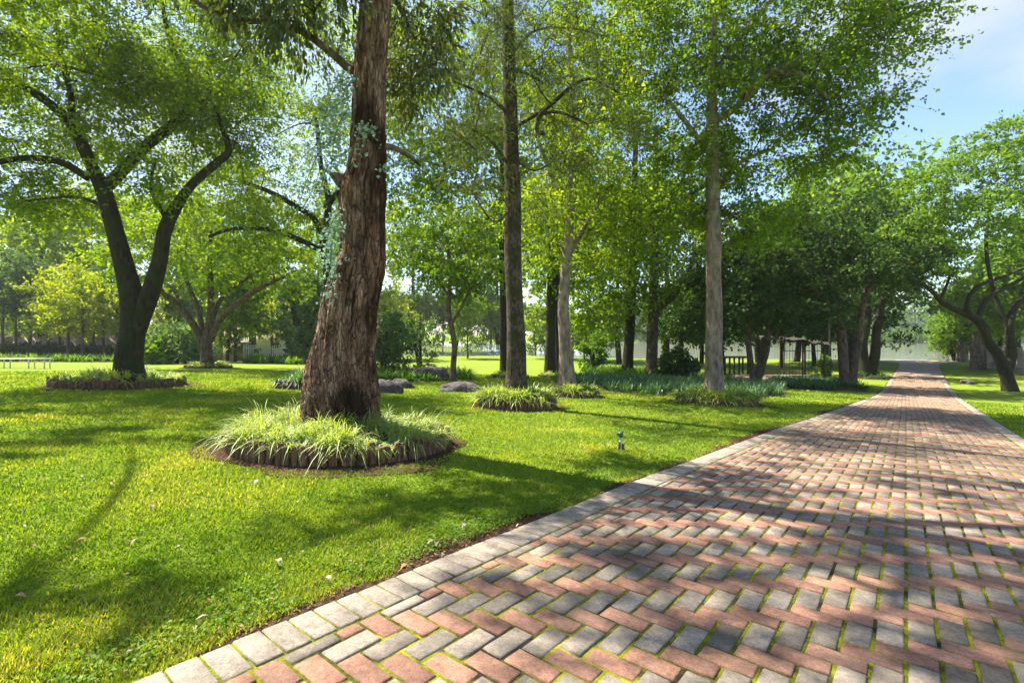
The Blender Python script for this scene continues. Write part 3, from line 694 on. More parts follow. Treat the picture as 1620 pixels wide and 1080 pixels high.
ring = np.stack([np.cos(AA), np.sin(AA), 0*AA], -1).reshape(-1, 3)
V = Pc.repeat(sd_, 0)+ring*dd[:, None]
i, j = np.meshgrid(np.arange(nn-1), np.arange(sd_), indexing='ij'); j2 = (j+1) % sd_
base_e = np.array([bx1[0], Ye, gz(bx1[0], Ye)])
euc = empty('gum_tree', base_e, 'thick leaning shaggy-barked gum tree in the wide log-edged bed', 'tree')
b = MB(); b.add(V, np.stack([i*sd_+j, i*sd_+j2, (i+1)*sd_+j2, (i+1)*sd_+j], -1).reshape(-1, 4), ridge); b.build('trunk', M['bark_euc'], euc, True, base_e)
eu = lambda L: (np.array([up(x, y, Ye+d) for x, y, d, w in L]), np.array([w*Ye/F for *_, w in L]))
b = MB()
limbs = [[(575,115,0,9),(552,108,0,7),(525,85,-.1,6),(480,52,-.2,5),(430,35,-.3,4.5),(385,32,-.4,4),(320,10,-.6,3),(240,-60,-1,2)],
         [(590,235,0,7),(615,232,.1,5),(640,242,.3,4),(665,262,.5,2.5)],
         [(598,-150,0,14),(680,-260,.4,11),(800,-380,.8,8),(930,-470,1.,5)], [(600,-220,0,12),(500,-380,-.3,9),(380,-500,-.6,6)], [(602,-300,0,11),(640,-480,-.8,8),(700,-640,-1.2,5)],
         [(575,300,0,17),(548,290,-.05,14),(534,281,-.08,9),(522,274,-.1,3)]]
sk = []
for k, L in enumerate(limbs):
    P, r = eu(L); b.tube(P, r, 9, 5, True, .15, k); Q, q_ = resample(P, r, 5); sk += list(np.c_[Q, q_])
b.build('limbs', M['bark_mid'], euc, True, base_e)
g = np.random.default_rng(5); sc = Ye/F
def shade(px, py, hw, hh, z, dens=.34):
    """leaf clusters added to a crown along the sun ray to shade chosen ground"""
    c = at(px, py); rx = hw*c[1]/F; ry = max(.15, (at(px, py-hh)[1]-at(px, py+hh)[1])/2); k = (z-gz(*c))/sd.z
    return ((c[0]+sd.x*k, c[1]+sd.y*k, z), (rx, ry, .35), max(2, int(rx*ry*3.14/dens)))
sh_e = [shade(900,755,130,22,8.2), shade(650,800,120,14,8.6), shade(1130,800,110,16,8.), shade(1020,930,150,40,8.4), shade(1330,960,150,45,8.8), shade(1250,1040,200,35,8.), shade(1500,900,110,30,9), shade(800,1010,110,40,8.), shade(1500,760,120,10,9.4), shade(1180,880,60,14,8.6), shade(1300,740,120,8,9), shade(1560,1030,90,40,8.5), shade(500,865,90,13,8.4)]  # unseen crown clusters, placed for the shade they cast on drive and lawn
blb = sh_e+[(up(700,-420,Ye+.6), (2.4,2.4,1.5), 42), (up(930,-520,Ye+.9), (1.9,2.,1.3), 30), (up(420,-520,Ye-.3), (2.2,2.2,1.3), 34), (up(680,-720,Ye-1), (2.2,2.2,1.5), 34),
       (up(470,10,Ye-.3), (.8,.6,.28), 13), (up(655,40,Ye+.9), (.45,.6,.75), 17), (up(640,120,Ye+1.1), (.3,.4,.5), 7), (up(400,-60,Ye-.4), (1.1,.8,.5), 12)]
lb, wb = crown_mesh(g, blb, sk+list(np.c_[Pc[nn//2:], Rc[nn//2:]]), 190, .24, .1, .18, 1.2, .9, .3)
tag(wb.build('branches', M['twig'], euc, True, base_e), kind='stuff'); lb.build('crown', M['lf_gum'], euc, False, base_e)
# juvenile blue shoots
lb, tb = MB(), MB()
for (x0, y0, x1, y1, n_) in [(560,120,505,215,26),(556,150,490,260,28),(552,170,520,300,26),(545,210,470,330,26),(548,240,500,330,22),(560,130,540,200,14),(565,205,610,235,12),(600,275,635,300,10),(540,330,512,440,34),(538,350,522,470,34),(530,370,505,410,18),(560,410,520,450,10),(590,215,560,255,12),(550,180,440,250,20),(540,220,450,300,20)]:
    a, c = up(x0, y0, Ye-.25), up(x1, y1, Ye-.5+g.normal()*.2); m = (a+c)/2+[0, -.1, .12]
    tb.tube([a, m, c], [.006, .004, .002], 4, 5, False); Q, _ = resample(np.array([a, m, c]), np.ones(3), 16)
    Q = Q[g.integers(3, len(Q), n_*4)]+g.normal(size=(n_*4, 3))*.04; add_leaves(lb, Q, .046, .42, g, .2, .3)
tb.build('sucker_stems', M['twig'], euc, True, base_e)
o = lb.build('sucker_leaves', M['lf_blue'], euc, False, base_e); o['label'] = 'pale blue-green rounded young leaves sprouting from the shaggy trunk'

Y2 = bx2[1]
tree('forked_tree', 'dark mossy tree forking low into two leaning stems in a log-edged bed', Y2, [
    [(206,612,0,20.8),(204,570,0,18.1),(210,520,0,17.5),(212,480,0,18.1),(200,435,0,14.1),(183,370,0,12.1),(165,305,0,11.4),(148,268,0,9.41)],
    [(214,530,0,12.1),(232,480,0,13.4),(252,415,.1,10.8),(263,358,.2,10.1),(298,298,.3,6.72),(343,258,.4,6.05),(362,238,.5,5.38),(352,205,.5,3.36),(332,150,.5,2.02)],
    [(150,275,0,8.74),(125,218,-.2,8.74),(105,187,-.4,7.39),(62,152,-.7,6.05),(12,126,-1,4.7),(-60,100,-1.3,2.69)],
    [(113,200,-.3,6.05),(112,150,-.2,4.03),(96,90,-.2,3.36),(88,20,-.2,2.02)],
    [(160,305,0,8.74),(195,268,.2,8.74),(232,230,.4,8.06),(275,196,.6,7.39),(300,165,.8,6.72),(284,110,.9,5.38),(263,40,1,4.03),(250,-40,1.2,2.69)],
    [(140,282,0,6.05),(100,258,-.2,5.38),(50,250,-.4,4.7),(0,256,-.6,4.03),(-70,275,-1,2.69)],
    [(265,350,.2,4.03),(240,300,-.3,2.69),(245,250,-.6,2.02)]],
    [(60,60,-.6,150,110,2.6,50),(190,-40,.2,170,110,3,50),(300,60,.8,110,90,2.4,36),(-60,190,-1,110,110,2.4,30),(150,190,.3,100,60,2.2,22),(350,190,.6,70,70,1.6,18),(250,150,.3,70,60,2,14),(250,270,-.4,60,40,1.2,12),(30,310,-.6,70,35,1.2,10),(60,190,.5,90,70,2,24),(200,100,.8,90,70,2,24),(380,60,1,70,80,2,22),(345,190,.4,60,50,1.4,16),(90,330,.8,90,50,2,18),(300,120,.2,70,60,1.6,16)],
    M['lf_fine'], M['bark_dark'], .09, .3, 250, .46, .3, 21, sides=18)
Y3 = bx3[1]
tree('spreading_tree', 'low spreading tree with many fanned stems on the far lawn', Y3, [
    [(328,582,0,9.36),(327,560,0,8.28),(326,540,0,8.64),(333,505,0,5.76),(334,460,.3,4.68),(331,410,.4,3.6),(335,360,.5,2.16)],
    [(322,552,0,5.76),(312,525,-.2,5.4),(295,498,-.6,5.04),(268,472,-1,4.32),(235,445,-1.4,3.24),(200,430,-1.6,2.16)],
    [(322,540,0,4.32),(316,500,.5,4.32),(302,460,1,3.6),(288,425,1.2,2.88),(280,390,1.4,2.16)],
    [(332,540,0,5.04),(350,503,-.4,4.68),(382,475,-.8,4.32),(412,455,-1.2,3.6),(450,438,-1.5,2.16)],
    [(334,510,.3,3.6),(352,470,.8,3.6),(390,440,1.4,3.24),(425,420,1.8,2.16)]],
    [(340,385,0,110,55,4,70),(250,410,-1,75,45,3.2,40),(430,412,-.8,55,45,3,34),(300,330,1.4,90,45,3.5,36),(395,350,1,75,50,3,36)],
    M['lf_fine'], M['bark_mid'], .17, .32, 85, .65, .3, 22)
tree('background_tree', 'tree with arching limbs behind the shaggy trunk, sunlit yellow-green crown', 23.5, [
    [(520,600,0,9),(522,500,0,8),(518,430,0,7),(512,380,0,7),(520,320,.3,5),(508,262,.5,4),(500,180,.6,3)],
    [(514,395,0,5),(500,350,-.5,4.5),(470,328,-1,4),(430,305,-1.4,3.4),(385,288,-1.8,2.6)],
    [(514,400,0,5),(480,382,-.5,4),(430,364,-1,3.4),(370,362,-1.6,2.6),(330,374,-2,2)],
    [(515,330,0,5),(560,270,1,4),(610,220,1.6,3)]],
    [(430,190,0,115,110,4.5,70),(540,110,.6,110,100,4,55),(390,300,-1,90,55,3,36),(620,230,1,70,90,3.5,36),(480,330,-.6,80,50,3,30),(350,90,0,90,90,4,44),(300,230,-.5,90,80,3.5,34),(640,90,1,80,100,3.5,40),(480,-20,.5,140,70,4,40)],
    M['lf_sun'], M['bark_dark'], .14, .3, 150, .62, .3, 23)
Y4 = bx4[1]
rt = tree('conifer', 'straight speckled dark trunk with sparse drooping conifer twigs', Y4, [
    [(816,652,0,20),(817,600,0,16.5),(817,540,0,15),(814,480,0,13.5),(811,400,0,13.5),(812,320,0,13),(809,240,0,12),(807,150,0,11),(804,60,0,10),(803,-20,0,9.5),(802,-160,0,7),(801,-300,0,3)],
    [(808,185,0,3.1),(780,158,-.3,2.48),(740,138,-.6,1.86),(690,120,-1,1.24)], [(808,265,0,2.48),(775,222,-.5,1.86),(735,198,-.8,1.24)],
    [(810,205,0,2.48),(850,180,-.6,3.1),(878,160,-.8,3.1),(905,137,-1,2.79),(935,125,-1.2,2.23),(985,150,-1.5,1.24)], [(872,165,-.8,3.1),(853,185,-.8,3.1),(850,205,-.8,3.72),(860,212,-.8,3.1)],
    [(806,90,0,2.17),(845,50,.3,1.86),(900,45,.6,1.49),(960,58,1,0.992)], [(805,40,0,1.86),(765,0,-.4,1.49),(725,-30,-.8,0.992)], [(809,330,0,1.86),(780,350,-.5,1.36),(745,300,-.8,0.992)], [(812,250,0,1.86),(845,270,.4,1.49),(885,250,.9,0.992)]],
    [(760,120,-.3,85,90,2,40),(860,110,.2,95,90,2.2,44),(810,0,0,110,80,2.4,40),(930,180,-.8,80,60,1.6,26),(730,260,-.4,70,70,1.6,18),(880,270,.4,60,70,1.6,18),(810,-160,0,80,90,2,30)],
    M['lf_juniper'], M['bark_thin'], .11, .08, 150, .34, .7, 24, .9)
Y5 = bx5[1]
tree('pale_tree', 'slender tree with slanting pale grey trunk beside the iris border', Y5, [
    [(900,632,0,15),(897,590,0,12.5),(894,540,0,10),(891,490,0,9),(893,450,0,8),(897,400,.1,7.5),(902,340,.2,7),(906,260,.4,6),(906,160,.8,5),(900,50,1,4),(896,-60,1,2)],
    [(896,410,.2,5),(930,350,.8,4),(965,290,1.4,3)], [(905,340,.4,4),(875,280,.2,3.4),(850,220,0,2.4)], [(908,230,.6,4),(950,170,1,3),(990,110,1.6,2.2)]],
    [(930,240,.8,95,90,3,50),(900,80,1,120,100,3.4,60),(990,120,1.6,90,100,3,46),(860,350,.4,70,60,2.4,26),(960,370,1,60,60,2.2,24),(1000,-20,1.4,110,80,3,36)],
    M['lf_sun'], M['bark_pale'], .105, .34, 175, .52, .35, 25)
Y6 = bx6[1]
tree('tall_pale_tree', 'tall straight pale-trunked broadleaf tree with long branch over the driveway side', Y6, [
    [(1131,644,0,17),(1130,610,0,14),(1129,560,0,12.5),(1130,500,0,12),(1129,430,0,11.5),(1129,380,0,12.5),(1128,340,0,11),(1127,260,0,10),(1126,180,0,8),(1128,80,0,6),(1130,-60,0,4),(1132,-180,0,2)],
    [(1127,195,0,5),(1165,170,-.4,5),(1215,118,-.8,5),(1260,100,-1,4),(1320,82,-1.3,3),(1400,62,-1.6,2)], [(1220,115,-.8,4),(1265,117,-1.2,3.4),(1290,135,-1.5,3),(1320,165,-1.8,2)],
    [(1127,250,0,4.5),(1090,200,.4,4),(1050,150,.8,3)], [(1128,120,0,4.5),(1170,60,.2,4),(1220,0,.4,3)], [(1128,300,0,4),(1175,255,.8,3.4),(1225,235,1.4,2.6)]],
    [(1110,150,.4,110,110,3.2,60),(1200,20,.2,130,90,3,56),(1300,60,-1,110,65,2,42),(1395,55,-1.5,75,42,1.3,24),(1330,150,-1.5,80,55,1.5,28),(1230,230,1,100,70,2.6,44),(1080,300,.4,80,70,2.6,34),(1180,340,.6,70,60,2.2,24),(1050,20,.8,110,100,3,44),(1150,-140,.2,170,100,3.6,30),(1320,-90,-1,140,90,2.6,16)],
    M['lf_maple'], M['bark_pale'], .095, .36, 205, .45, .35, 26, sides=16)
Yx = at(718, 608)[1]
tree('young_tree', 'slim young tree with dark round crown leaning over a flat rock', Yx, [
    [(717,608,0,6),(717,580,0,4.6),(719,550,0,4.2),(715,520,0,4),(710,490,0,3.6),(712,440,.2,3),(708,390,.3,2)],
    [(714,512,0,2.6),(730,485,-.3,2.2),(745,455,-.5,1.6)], [(711,470,0,2.2),(690,440,.3,1.8),(670,420,.5,1.2)]],
    [(715,420,0,62,50,1.6,44),(670,400,.3,45,40,1.4,24),(755,430,-.4,45,40,1.3,22),(720,350,.2,60,40,1.5,26)],
    M['lf_maple'], M['bark_mid'], .12, .36, 85, .34, .35, 27)
def wood_tree(px, py, w, label, blobs, leaf='lf_maple', bark='bark_dark', lean=0, seed=1, size=.21, per=95, sig=.75, forks=(), top=200):
    Y = at(px, py)[1]
    st = [[(px, py, 0, w*1.15), (px+lean*.15, py-35, 0, w), (px+lean*.4, py-100, 0, w*.9), (px+lean*.7, py-200, 0, w*.75), (px+lean, top, 0, w*.4)]]+list(forks)
    return tree('woodland_tree', label, Y, st, blobs, M[leaf], M[bark], size, .34, per, sig, .35, seed)
wood_tree(870, 594, 8, 'straight dark brown trunk behind the slanting pale tree, wide green crown', [(860,300,0,110,90,4.5,60),(800,200,0,100,90,4,45),(840,80,0,120,80,4,40),(900,420,.5,60,45,3,22)], seed=41, lean=4)
wood_tree(884, 593, 7, 'greyish dark trunk close behind the slanting pale tree', [(960,330,1,90,90,4,46),(940,180,1,100,90,4,40)], seed=42, lean=-4)
wood_tree(800, 594, 8, 'slim dark trunk just behind the speckled conifer', [(740,280,0,100,85,4,56),(700,170,0,110,80,4.5,46),(680,60,0,120,80,4,44),(790,390,0,55,50,3,22),(660,300,0,80,70,3.5,34)], seed=43, lean=-6)
wood_tree(992, 595, 8.5, 'dark trunk rising from the tall pale grasses', [(1000,380,0,80,70,4,44),(1010,260,0,100,90,4.5,52),(950,450,-.5,55,40,3,26),(930,500,-1,35,35,2,16)], seed=44, lean=14)
wood_tree(1030, 598, 9, 'brown trunk with a limb bending away beside the dark bush', [(1060,400,0,80,60,4,42),(1090,290,.5,90,80,4.5,46),(1020,470,-.6,40,30,2,14)], bark='bark_mid', seed=45, lean=8,
    forks=[[(1032,505,0,7),(1045,485,0,6),(1065,468,0,5.5),(1085,440,0,4),(1100,400,0,3)]])
tree('dark_tree', 'small dark three-stemmed tree before the wire arbour', at(1196, 608)[1], [
    [(1193,608,0,5),(1188,575,0,4.4),(1184,540,0,4),(1186,500,0,3.5),(1180,450,0,2.5)], [(1196,606,0,5),(1203,570,.1,4),(1210,540,.2,4),(1230,505,.4,3.4),(1255,470,.6,2.5)], [(1199,604,0,5),(1210,570,-.2,3.6),(1216,540,-.3,3.4),(1214,490,-.4,3)]],
    [(1215,465,0,85,50,4,64),(1170,420,0,65,55,3.6,44),(1250,410,.4,75,60,3.6,44),(1160,490,-.6,50,35,2.5,26),(1205,370,.4,70,45,3,30)],
    M['lf_dark'], M['bark_mid'], .2, .36, 105, .6, .35, 51)
tree('paired_tree', 'brown tree with paired upright trunks and dark crown reaching over the driveway', at(1340, 614)[1], [
    [(1338,616,0,8),(1335,585,0,7),(1333,550,0,7),(1330,515,0,6),(1325,470,0,4),(1322,420,0,3)], [(1346,614,0,8),(1350,580,0,6.5),(1357,545,.1,6),(1360,510,.1,5),(1372,460,.2,4),(1400,420,.4,3)], [(1335,525,0,4),(1320,495,-.5,4),(1290,460,-1,3)], [(1376,455,.2,3),(1420,425,.2,2.6),(1470,425,.2,2)]],
    [(1310,430,-.3,85,50,3.6,56),(1385,415,0,70,42,3,46),(1440,415,.3,55,30,2.2,30),(1340,365,.3,80,45,3.6,40),(1290,495,-.8,40,30,2,18)],
    M['lf_dark'], M['bark_mid'], .17, .34, 100, .5, .35, 52)
tree('twin_dark_tree', 'dark forked trunks in the low ring bed near the lamp post', at(1373, 597)[1], [
    [(1371,598,0,9),(1367,570,0,7),(1366,540,0,6),(1373,500,0,5),(1370,450,0,4)], [(1376,596,0,8),(1384,560,0,7),(1386,530,0,6),(1393,490,0,5),(1405,450,0,3.6)]],
    [(1380,470,0,60,35,3.5,30),(1350,430,0,60,40,3.5,26),(1410,520,.5,22,22,1.2,10),(1400,430,0,50,30,3,22)],
    M['lf_dark'], M['bark_dark'], .2, .34, 85, .6, .35, 53)
Yr = at(1598, 619)[1]
tree('overhanging_tree', 'dark-limbed tree by the board fence, light green layered crown', Yr, [
    [(1598,620,0,10),(1594,600,0,8.8),(1588,580,0,8.8),(1578,560,0,6.8),(1563,540,0,6.4),(1556,518,0,6.4),(1540,502,0,6),(1512,490,0,4.4),(1490,478,0,3.6),(1474,460,-.2,2.8),(1452,445,-.4,1.6)],
    [(1594,590,0,6.4),(1600,560,.2,6.8),(1598,530,.3,6),(1600,500,.4,5.6),(1612,478,.6,4.4),(1650,450,1,3.2),(1690,420,1.4,2.4)],
    [(1537,503,0,4),(1530,480,-.4,3.2),(1545,455,-.6,3.2),(1580,440,-.8,2.4),(1620,425,-1,1.6)], [(1545,505,0,4),(1560,475,.3,4),(1590,455,.4,3.2),(1630,430,.4,2.4),(1650,380,.5,2)], [(1599,525,.3,4),(1580,485,.6,3.6),(1567,440,.8,2.8),(1560,380,1,2.4),(1570,310,1,1.6)], [(1486,477,0,2.4),(1500,445,.3,1.92),(1505,420,.4,1.28)]],
    [(1560,300,.4,95,60,3.5,64),(1500,350,0,70,45,3,42),(1630,240,.6,110,60,3.5,60),(1640,350,.4,90,60,3,46),(1470,405,-.3,45,25,1.8,18),(1475,315,-.2,55,45,2.4,32),(1580,230,.8,60,35,2.5,28),(1700,300,.6,90,90,3,40)],
    M['lf_light'], M['bark_dark'], .17, .34, 95, .5, .3, 54, .4)
# trees just outside the frame whose shade falls on the near lawn and the drive
def free_tree(label, X, Y, h, blobs, seed, leaf='lf_fine', per=560, size=.052, extra=()):
    px = CX+F*X/Y; sc = Y/F; zb = gz(X, Y)
    pp = lambda x, z, d=0, w=0: (CX+F*x/Y, HY-(z-EYE)*F/Y, d, w/sc)
    st = [[pp(X, zb, 0, .28), pp(X+.1, zb+h*.15, 0, .23), pp(X+.05, zb+h*.35, 0, .2), pp(X+.2, zb+h*.6, 0, .14), pp(X+.1, zb+h*.9, 0, .05)],
          [pp(X+.05, zb+h*.35, 0, .12), pp(X+1., zb+h*.5, .4, .09), pp(X+2, zb+h*.62, .8, .05)], [pp(X+.05, zb+h*.4, 0, .12), pp(X-1., zb+h*.55, -.5, .09), pp(X-2, zb+h*.68, -.9, .05)]]
    bl = [((*pp(X+x, zb+z)[:2], d, rx/sc, rz/sc, ry, n)) for x, d, z, rx, ry, rz, n in blobs]
    return tree('shade_tree', label, Y, st, bl, M[leaf], M['bark_dark'], size, .36, per, .26, .3, seed, xblobs=extra)
free_tree('feathery tree at the far left end of the near lawn', -11.5, 8.2, 9, [(0,0,6.8,3,2.6,1.4,13),(2,.6,6,1.6,1.6,1.,5),(-1.5,-1,7.8,2.2,2,1.1,7)], 61, extra=[shade(120,690,150,26,6.6), shade(330,690,110,16,7), shade(40,960,70,26,6.4), shade(290,935,120,12,6.8), shade(380,640,90,8,7.4)])  # extra: leaf clusters added to the crown to shade patches of the left lawn

# ------------------------------------------------------------------ background trees: a few kinds, copied
def proto(h, cr, czf, n, leaf, bark, size, seed, per=70, trunk=.16, nst=1, shell=2.2, flat=.6, sig=None):
    g = np.random.default_rng(seed); root = bpy.data.objects.new('background_tree', None); col.objects.link(root)
    tb = MB(); sk = []
    for k in range(nst):
        a = g.uniform(0, 6.28); l = .12*h if nst > 1 else .03*h
        P = np.array([(0, 0, -.3), (.02*h*math.cos(a), .02*h*math.sin(a), h*.2), (l*.5*math.cos(a), l*.5*math.sin(a), h*.5), (l*math.cos(a), l*math.sin(a), h*.88)]); r = np.array([trunk*1.2, trunk*.9, trunk*.6, trunk*.15])
        tb.tube(P, r, 8, 4, True, .1, seed); Q, q = resample(P, r, 4); sk += list(np.c_[Q, q])
    tb.build('trunk', bark, root)
    bl = []
    for k in range(n):
        a = g.uniform(0, 6.28); f = g.uniform(0, 1); rr_ = cr*(.75-.35*abs(f-.4))*g.uniform(.2, .8)
        bl.append(((rr_*math.cos(a), rr_*math.sin(a), h*(czf+(1-czf)*f*.92)), (cr*.5, cr*.5, h*(1-czf)*.2), int(11*g.uniform(.7, 1.3))))
    lb, wb = crown_mesh(g, bl, sk, per, sig or cr*.16, size, .36, .3, flat, .7, .012, shell)
    tag(wb.build('branches', M['twig'], root), kind='stuff'); lb.build('crown', leaf, root, False)
    return root
pA = proto(11, 4.6, .25, 11, M['lf_maple'], M['bark_mid'], .3, 101)
pB = proto(17, 5.2, .22, 13, M['lf_sun'], M['bark_dark'], .34, 102, trunk=.25)
pC = proto(7.5, 3.0, .34, 9, M['lf_yellow'], M['bark_mid'], .2, 103, trunk=.13, per=50)
pE = proto(9, 2.2, .45, 8, M['lf_grey'], M['bark_mid'], .22, 105, per=45, trunk=.12)
pF = proto(10, 4.4, .3, 13, M['lf_light'], M['bark_dark'], .28, 106, trunk=.2)
pG = proto(9, 4.0, .3, 11, M['lf_dark'], M['bark_dark'], .26, 107, trunk=.2)
kinds = {
 'A': (pA, 'green broadleaf tree far back', 'green trees'),
 'B': (pB, 'tall feathery tree rising', 'tall trees'),
 'C': (pC, 'thin-trunked yellow-leaved tree', 'yellow trees'),
 'E': (pE, 'thin bare-stemmed grey-green tree', 'thin grey trees'),
 'F': (pF, 'light green spreading tree', 'light green trees'),
 'G': (pG, 'dark crowned tree standing back', 'dark trees')}
used = set(); g = np.random.default_rng(9)
def bgt(kind, px, Y, s_, sz=None):
    pr0, lab, grp = kinds[kind]
    o = pr0 if kind not in used else copy_tree(pr0); used.add(kind)
    X = (px-CX)/F*Y; o.location = (X, Y, gz(X, Y)); o.scale = (s_, s_, (sz or s_)); o.rotation_euler.z = g.uniform(0, 6.28); zone = next(t for lim, t in ((320, 'beyond the boundary wall'), (520, 'beyond the picket fence beside the wall'), (700, 'behind the fern mound'), (860, 'beyond the pool fence'), (1000, 'behind the slanting pale trunk'), (1180, 'behind the dark round bush'), (1330, 'behind the wire arbour'), (1480, 'behind the paired brown trunks'), (9999, 'beside the board fence')) if px < lim)
    tag(o, lab+' '+zone, 'tree', grp+' '+zone)
# along the left wall: thin stems and yellow crowns
for px, Y, s_ in [(8,41,1.05),(24,42,.9),(44,41,1),(150,41.5,.9),(262,42,.8),(286,41,.85)]: bgt('E', px, Y, s_)
for px, Y, s_ in [(72,40,1.0),(92,41,.85),(107,39,.95),(133,38,1.0),(165,40,.9),(232,40,.95),(430,46,1.1),(452,45,.9),(575,52,1.1),(620,60,1.2),(-40,40,1.1),(-160,40,1.1),(-330,41,1.),(400,52,1.2)]: bgt('C', px, Y, s_)
for px, Y, s_ in [(-150,46,1.2),(-300,50,1.2),(-480,50,1.1),(-650,48,1.2),(-60,60,1.1),(120,62,.9),(300,60,1.0),(400,66,1.1),(500,60,1.)]: bgt('B', px, Y, s_)
for px, Y, s_ in [(358,38,.85),(372,39,.8),(585,58,.8),(660,78,.9),(740,61,.75),(700,84,1),(775,84,1),(620,82,1),(845,86,1.),(905,84,.9),(560,80,1),(480,78,1),(800,100,1.2)]: bgt('A', px, Y, s_)
for px, Y, s_ in [(290,50,1.1),(560,58,1.2),(650,80,1.5),(720,84,1.5),(790,82,1.5),(880,60,1.2),(30,56,1.1),(70,50,1.1),(190,50,1.05),(980,50,1.1),(1050,48,1.2)]: bgt('B', px, Y, s_)
for px, Y, s_ in [(1080,38,.95),(1145,40,1.05),(1235,44,1.),(1290,46,1.),(1110,50,1.)]: bgt('G', px, Y, s_)
for px, Y, s_ in [(1260,54,1.5),(1345,48,1.9),(1362,54,1.9),(1310,44,1.75),(1200,52,1.6),(1500,75,1.),(1520,62,.85),(1545,54,1.0),(1580,46,1.),(1625,40,1.1),(1670,36,1.2),(1560,70,1.2),(1610,60,1.4),(950,52,.55),(925,56,.5),(1300,58,.9),(1440,92,.01)][:-1]: bgt('F', px, Y, s_)

def bush(name, label, px, py, rx, h, leaf, seed, size=.14, n=60, per=70, stems=5):
    X, Y = at(px, py); g = np.random.default_rng(seed); z = gz(X, Y); root = empty(name, (X, Y, z), label, 'bush')
    tb = MB(); sk = []
    for k in range(stems):
        a = g.uniform(0, 6.28); P = np.array([(0, 0, -.1), (rx*.25*math.cos(a), rx*.25*math.sin(a), h*.4), (rx*.5*math.cos(a), rx*.5*math.sin(a), h*.75)]); r = np.array([.05, .035, .015])*h/2
        tb.tube(P, r, 6, 3); Q, q = resample(P, r, 3); sk += list(np.c_[Q, q])
    tb.build('stems', M['twig'], root)
    lb, wb = crown_mesh(g, [((0, 0, h*.5), (rx*.9, rx*.9, h*.46), n)], sk, per, rx*.17, size, .3, .1, .8, .5, .008, 2.6)
    lb.build('foliage', leaf, root, False); tag(wb.build('branches', M['twig'], root), kind='stuff')
    return root
bush('oleander_bush', 'large dense blue-green bush between the picket fence and the shaggy trunk', 482, 574, 2.6, 7.6, M['lf_grey'], 201, .3, 110, 95)
bush('round_bush', 'rounded leafy bush behind the shaggy trunk above the rock mound', 608, 592, 1.5, 2.9, M['lf_grey'], 202, .16, 70, 80)
bush('dark_bush', 'round very dark bush at the back of the iris border', 1066, 603, .95, 1.9, M['lf_dark'], 203, .14, 60, 80)
bush('pale_bush', 'small pale bush beside the very dark bush', 1088, 603, .6, 1.5, M['lf_grey'], 204, .12, 30, 60)
bush('broad_leaf_bush', 'bright big-leaved bush near the foot of the boundary wall', 238, 576, 1.2, 1.5, M['lf_light'], 205, .3, 30, 40)
bush('pampas_bush', 'weeping grey-green bush behind the many-stemmed tree', 280, 575, 2.2, 2.8, M['lf_grey'], 206, .28, 60, 70)
bush('wall_bush', 'small yellow-green bush beside the weeping grey-green one', 303, 574, .8, 1.4, M['lf_light'], 207, .22, 24, 45)
bush('lamp_bush', 'small bright bush at the foot of the lamp post', 1302, 596, .7, 1.5, M['lf_light'], 208, .16, 26, 50)
bush('sapling_bush', 'thin sapling rising out of the rock mound', 665, 590, 1.3, 4.2, M['lf_grey'], 209, .15, 34, 55, 2)
bush('grass_bush', 'tall yellow-green shrub among the pale grasses', 940, 590, 1.2, 3.0, M['lf_fern'], 210, .24, 34, 60)
bush('shore_bush', 'leafy bush by the lakeside fence', 1510, 571, 2.2, 4.5, M['lf_light'], 211, .3, 50, 60)
for k, px in enumerate((6, 35, 62, 90, 118, 146, 172, 262)):
    o = bush('wall_shrub', 'low dark shrub at the foot of the boundary wall', px, 569, 1.25, 1.3, M['lf_dark'], 220+k, .24, 22, 45) if k == 0 else copy_tree(o0)
    if k == 0: o0 = o
    X, Y = at(px, 569); o.location = (X, Y, gz(X, Y)); o.rotation_euler.z = k; tag(o, group='dark shrubs along the boundary wall')
border('fern_mound', 'dense fern mound around boulders behind the flat lawn rocks', 'ground cover', [(572, 600), (650, 604), (742, 601), (745, 592), (660, 588), (575, 590)], 420, 'lf_fern', .75, .035, 36, (.5, 1.4), 12, (.3, .9))
# hanging twigs: drooping branch dressing of the far wood across the lake
g = np.random.default_rng(301); b = MB(); n = 900
X = g.uniform(40, 330, n); Y = 214+g.uniform(0, 40, n); hh = (9+8*fbm(np.stack([X*.03, Y*0, X*0], -1), 3, 2)+g.uniform(0, 9, n)+.1*(Y-214)*3)
for k in range(n):
    m = 26; C = np.stack([X[k]+g.normal(0, 2.2, m), Y[k]+g.normal(0, 2.2, m), gz(X[k], 260)-1.5+hh[k]*g.uniform(.05, 1, m)], -1); add_leaves(b, C, 2.2, .4, g, .2, .6)
tag(b.build('far_wood', M['lf_grey'], None, False), 'hazy wooded far shore across the lake', 'wood', kind='stuff')
b = MB(); n = 9000; X = g.uniform(60, 240, n); Y = 198+g.uniform(0, 8, n)
C = np.stack([X, Y, np.full(n, -2.1)], -1); th = g.uniform(0, 6.28, n); D = np.stack([.25*np.cos(th), .25*np.sin(th), np.ones(n)], -1)
strap(b, C, D, g.uniform(2, 5.5, n)*(1+.5*vnoise(np.stack([X*.08, 0*X, 0*X], -1), 4)), np.full(n, .16), g, np.full((n, 1), .1), 3)
tag(b.build('reeds', M['lf_fern'], None, False), 'pale reed bank along the far lake shore', 'reeds', kind='stuff')

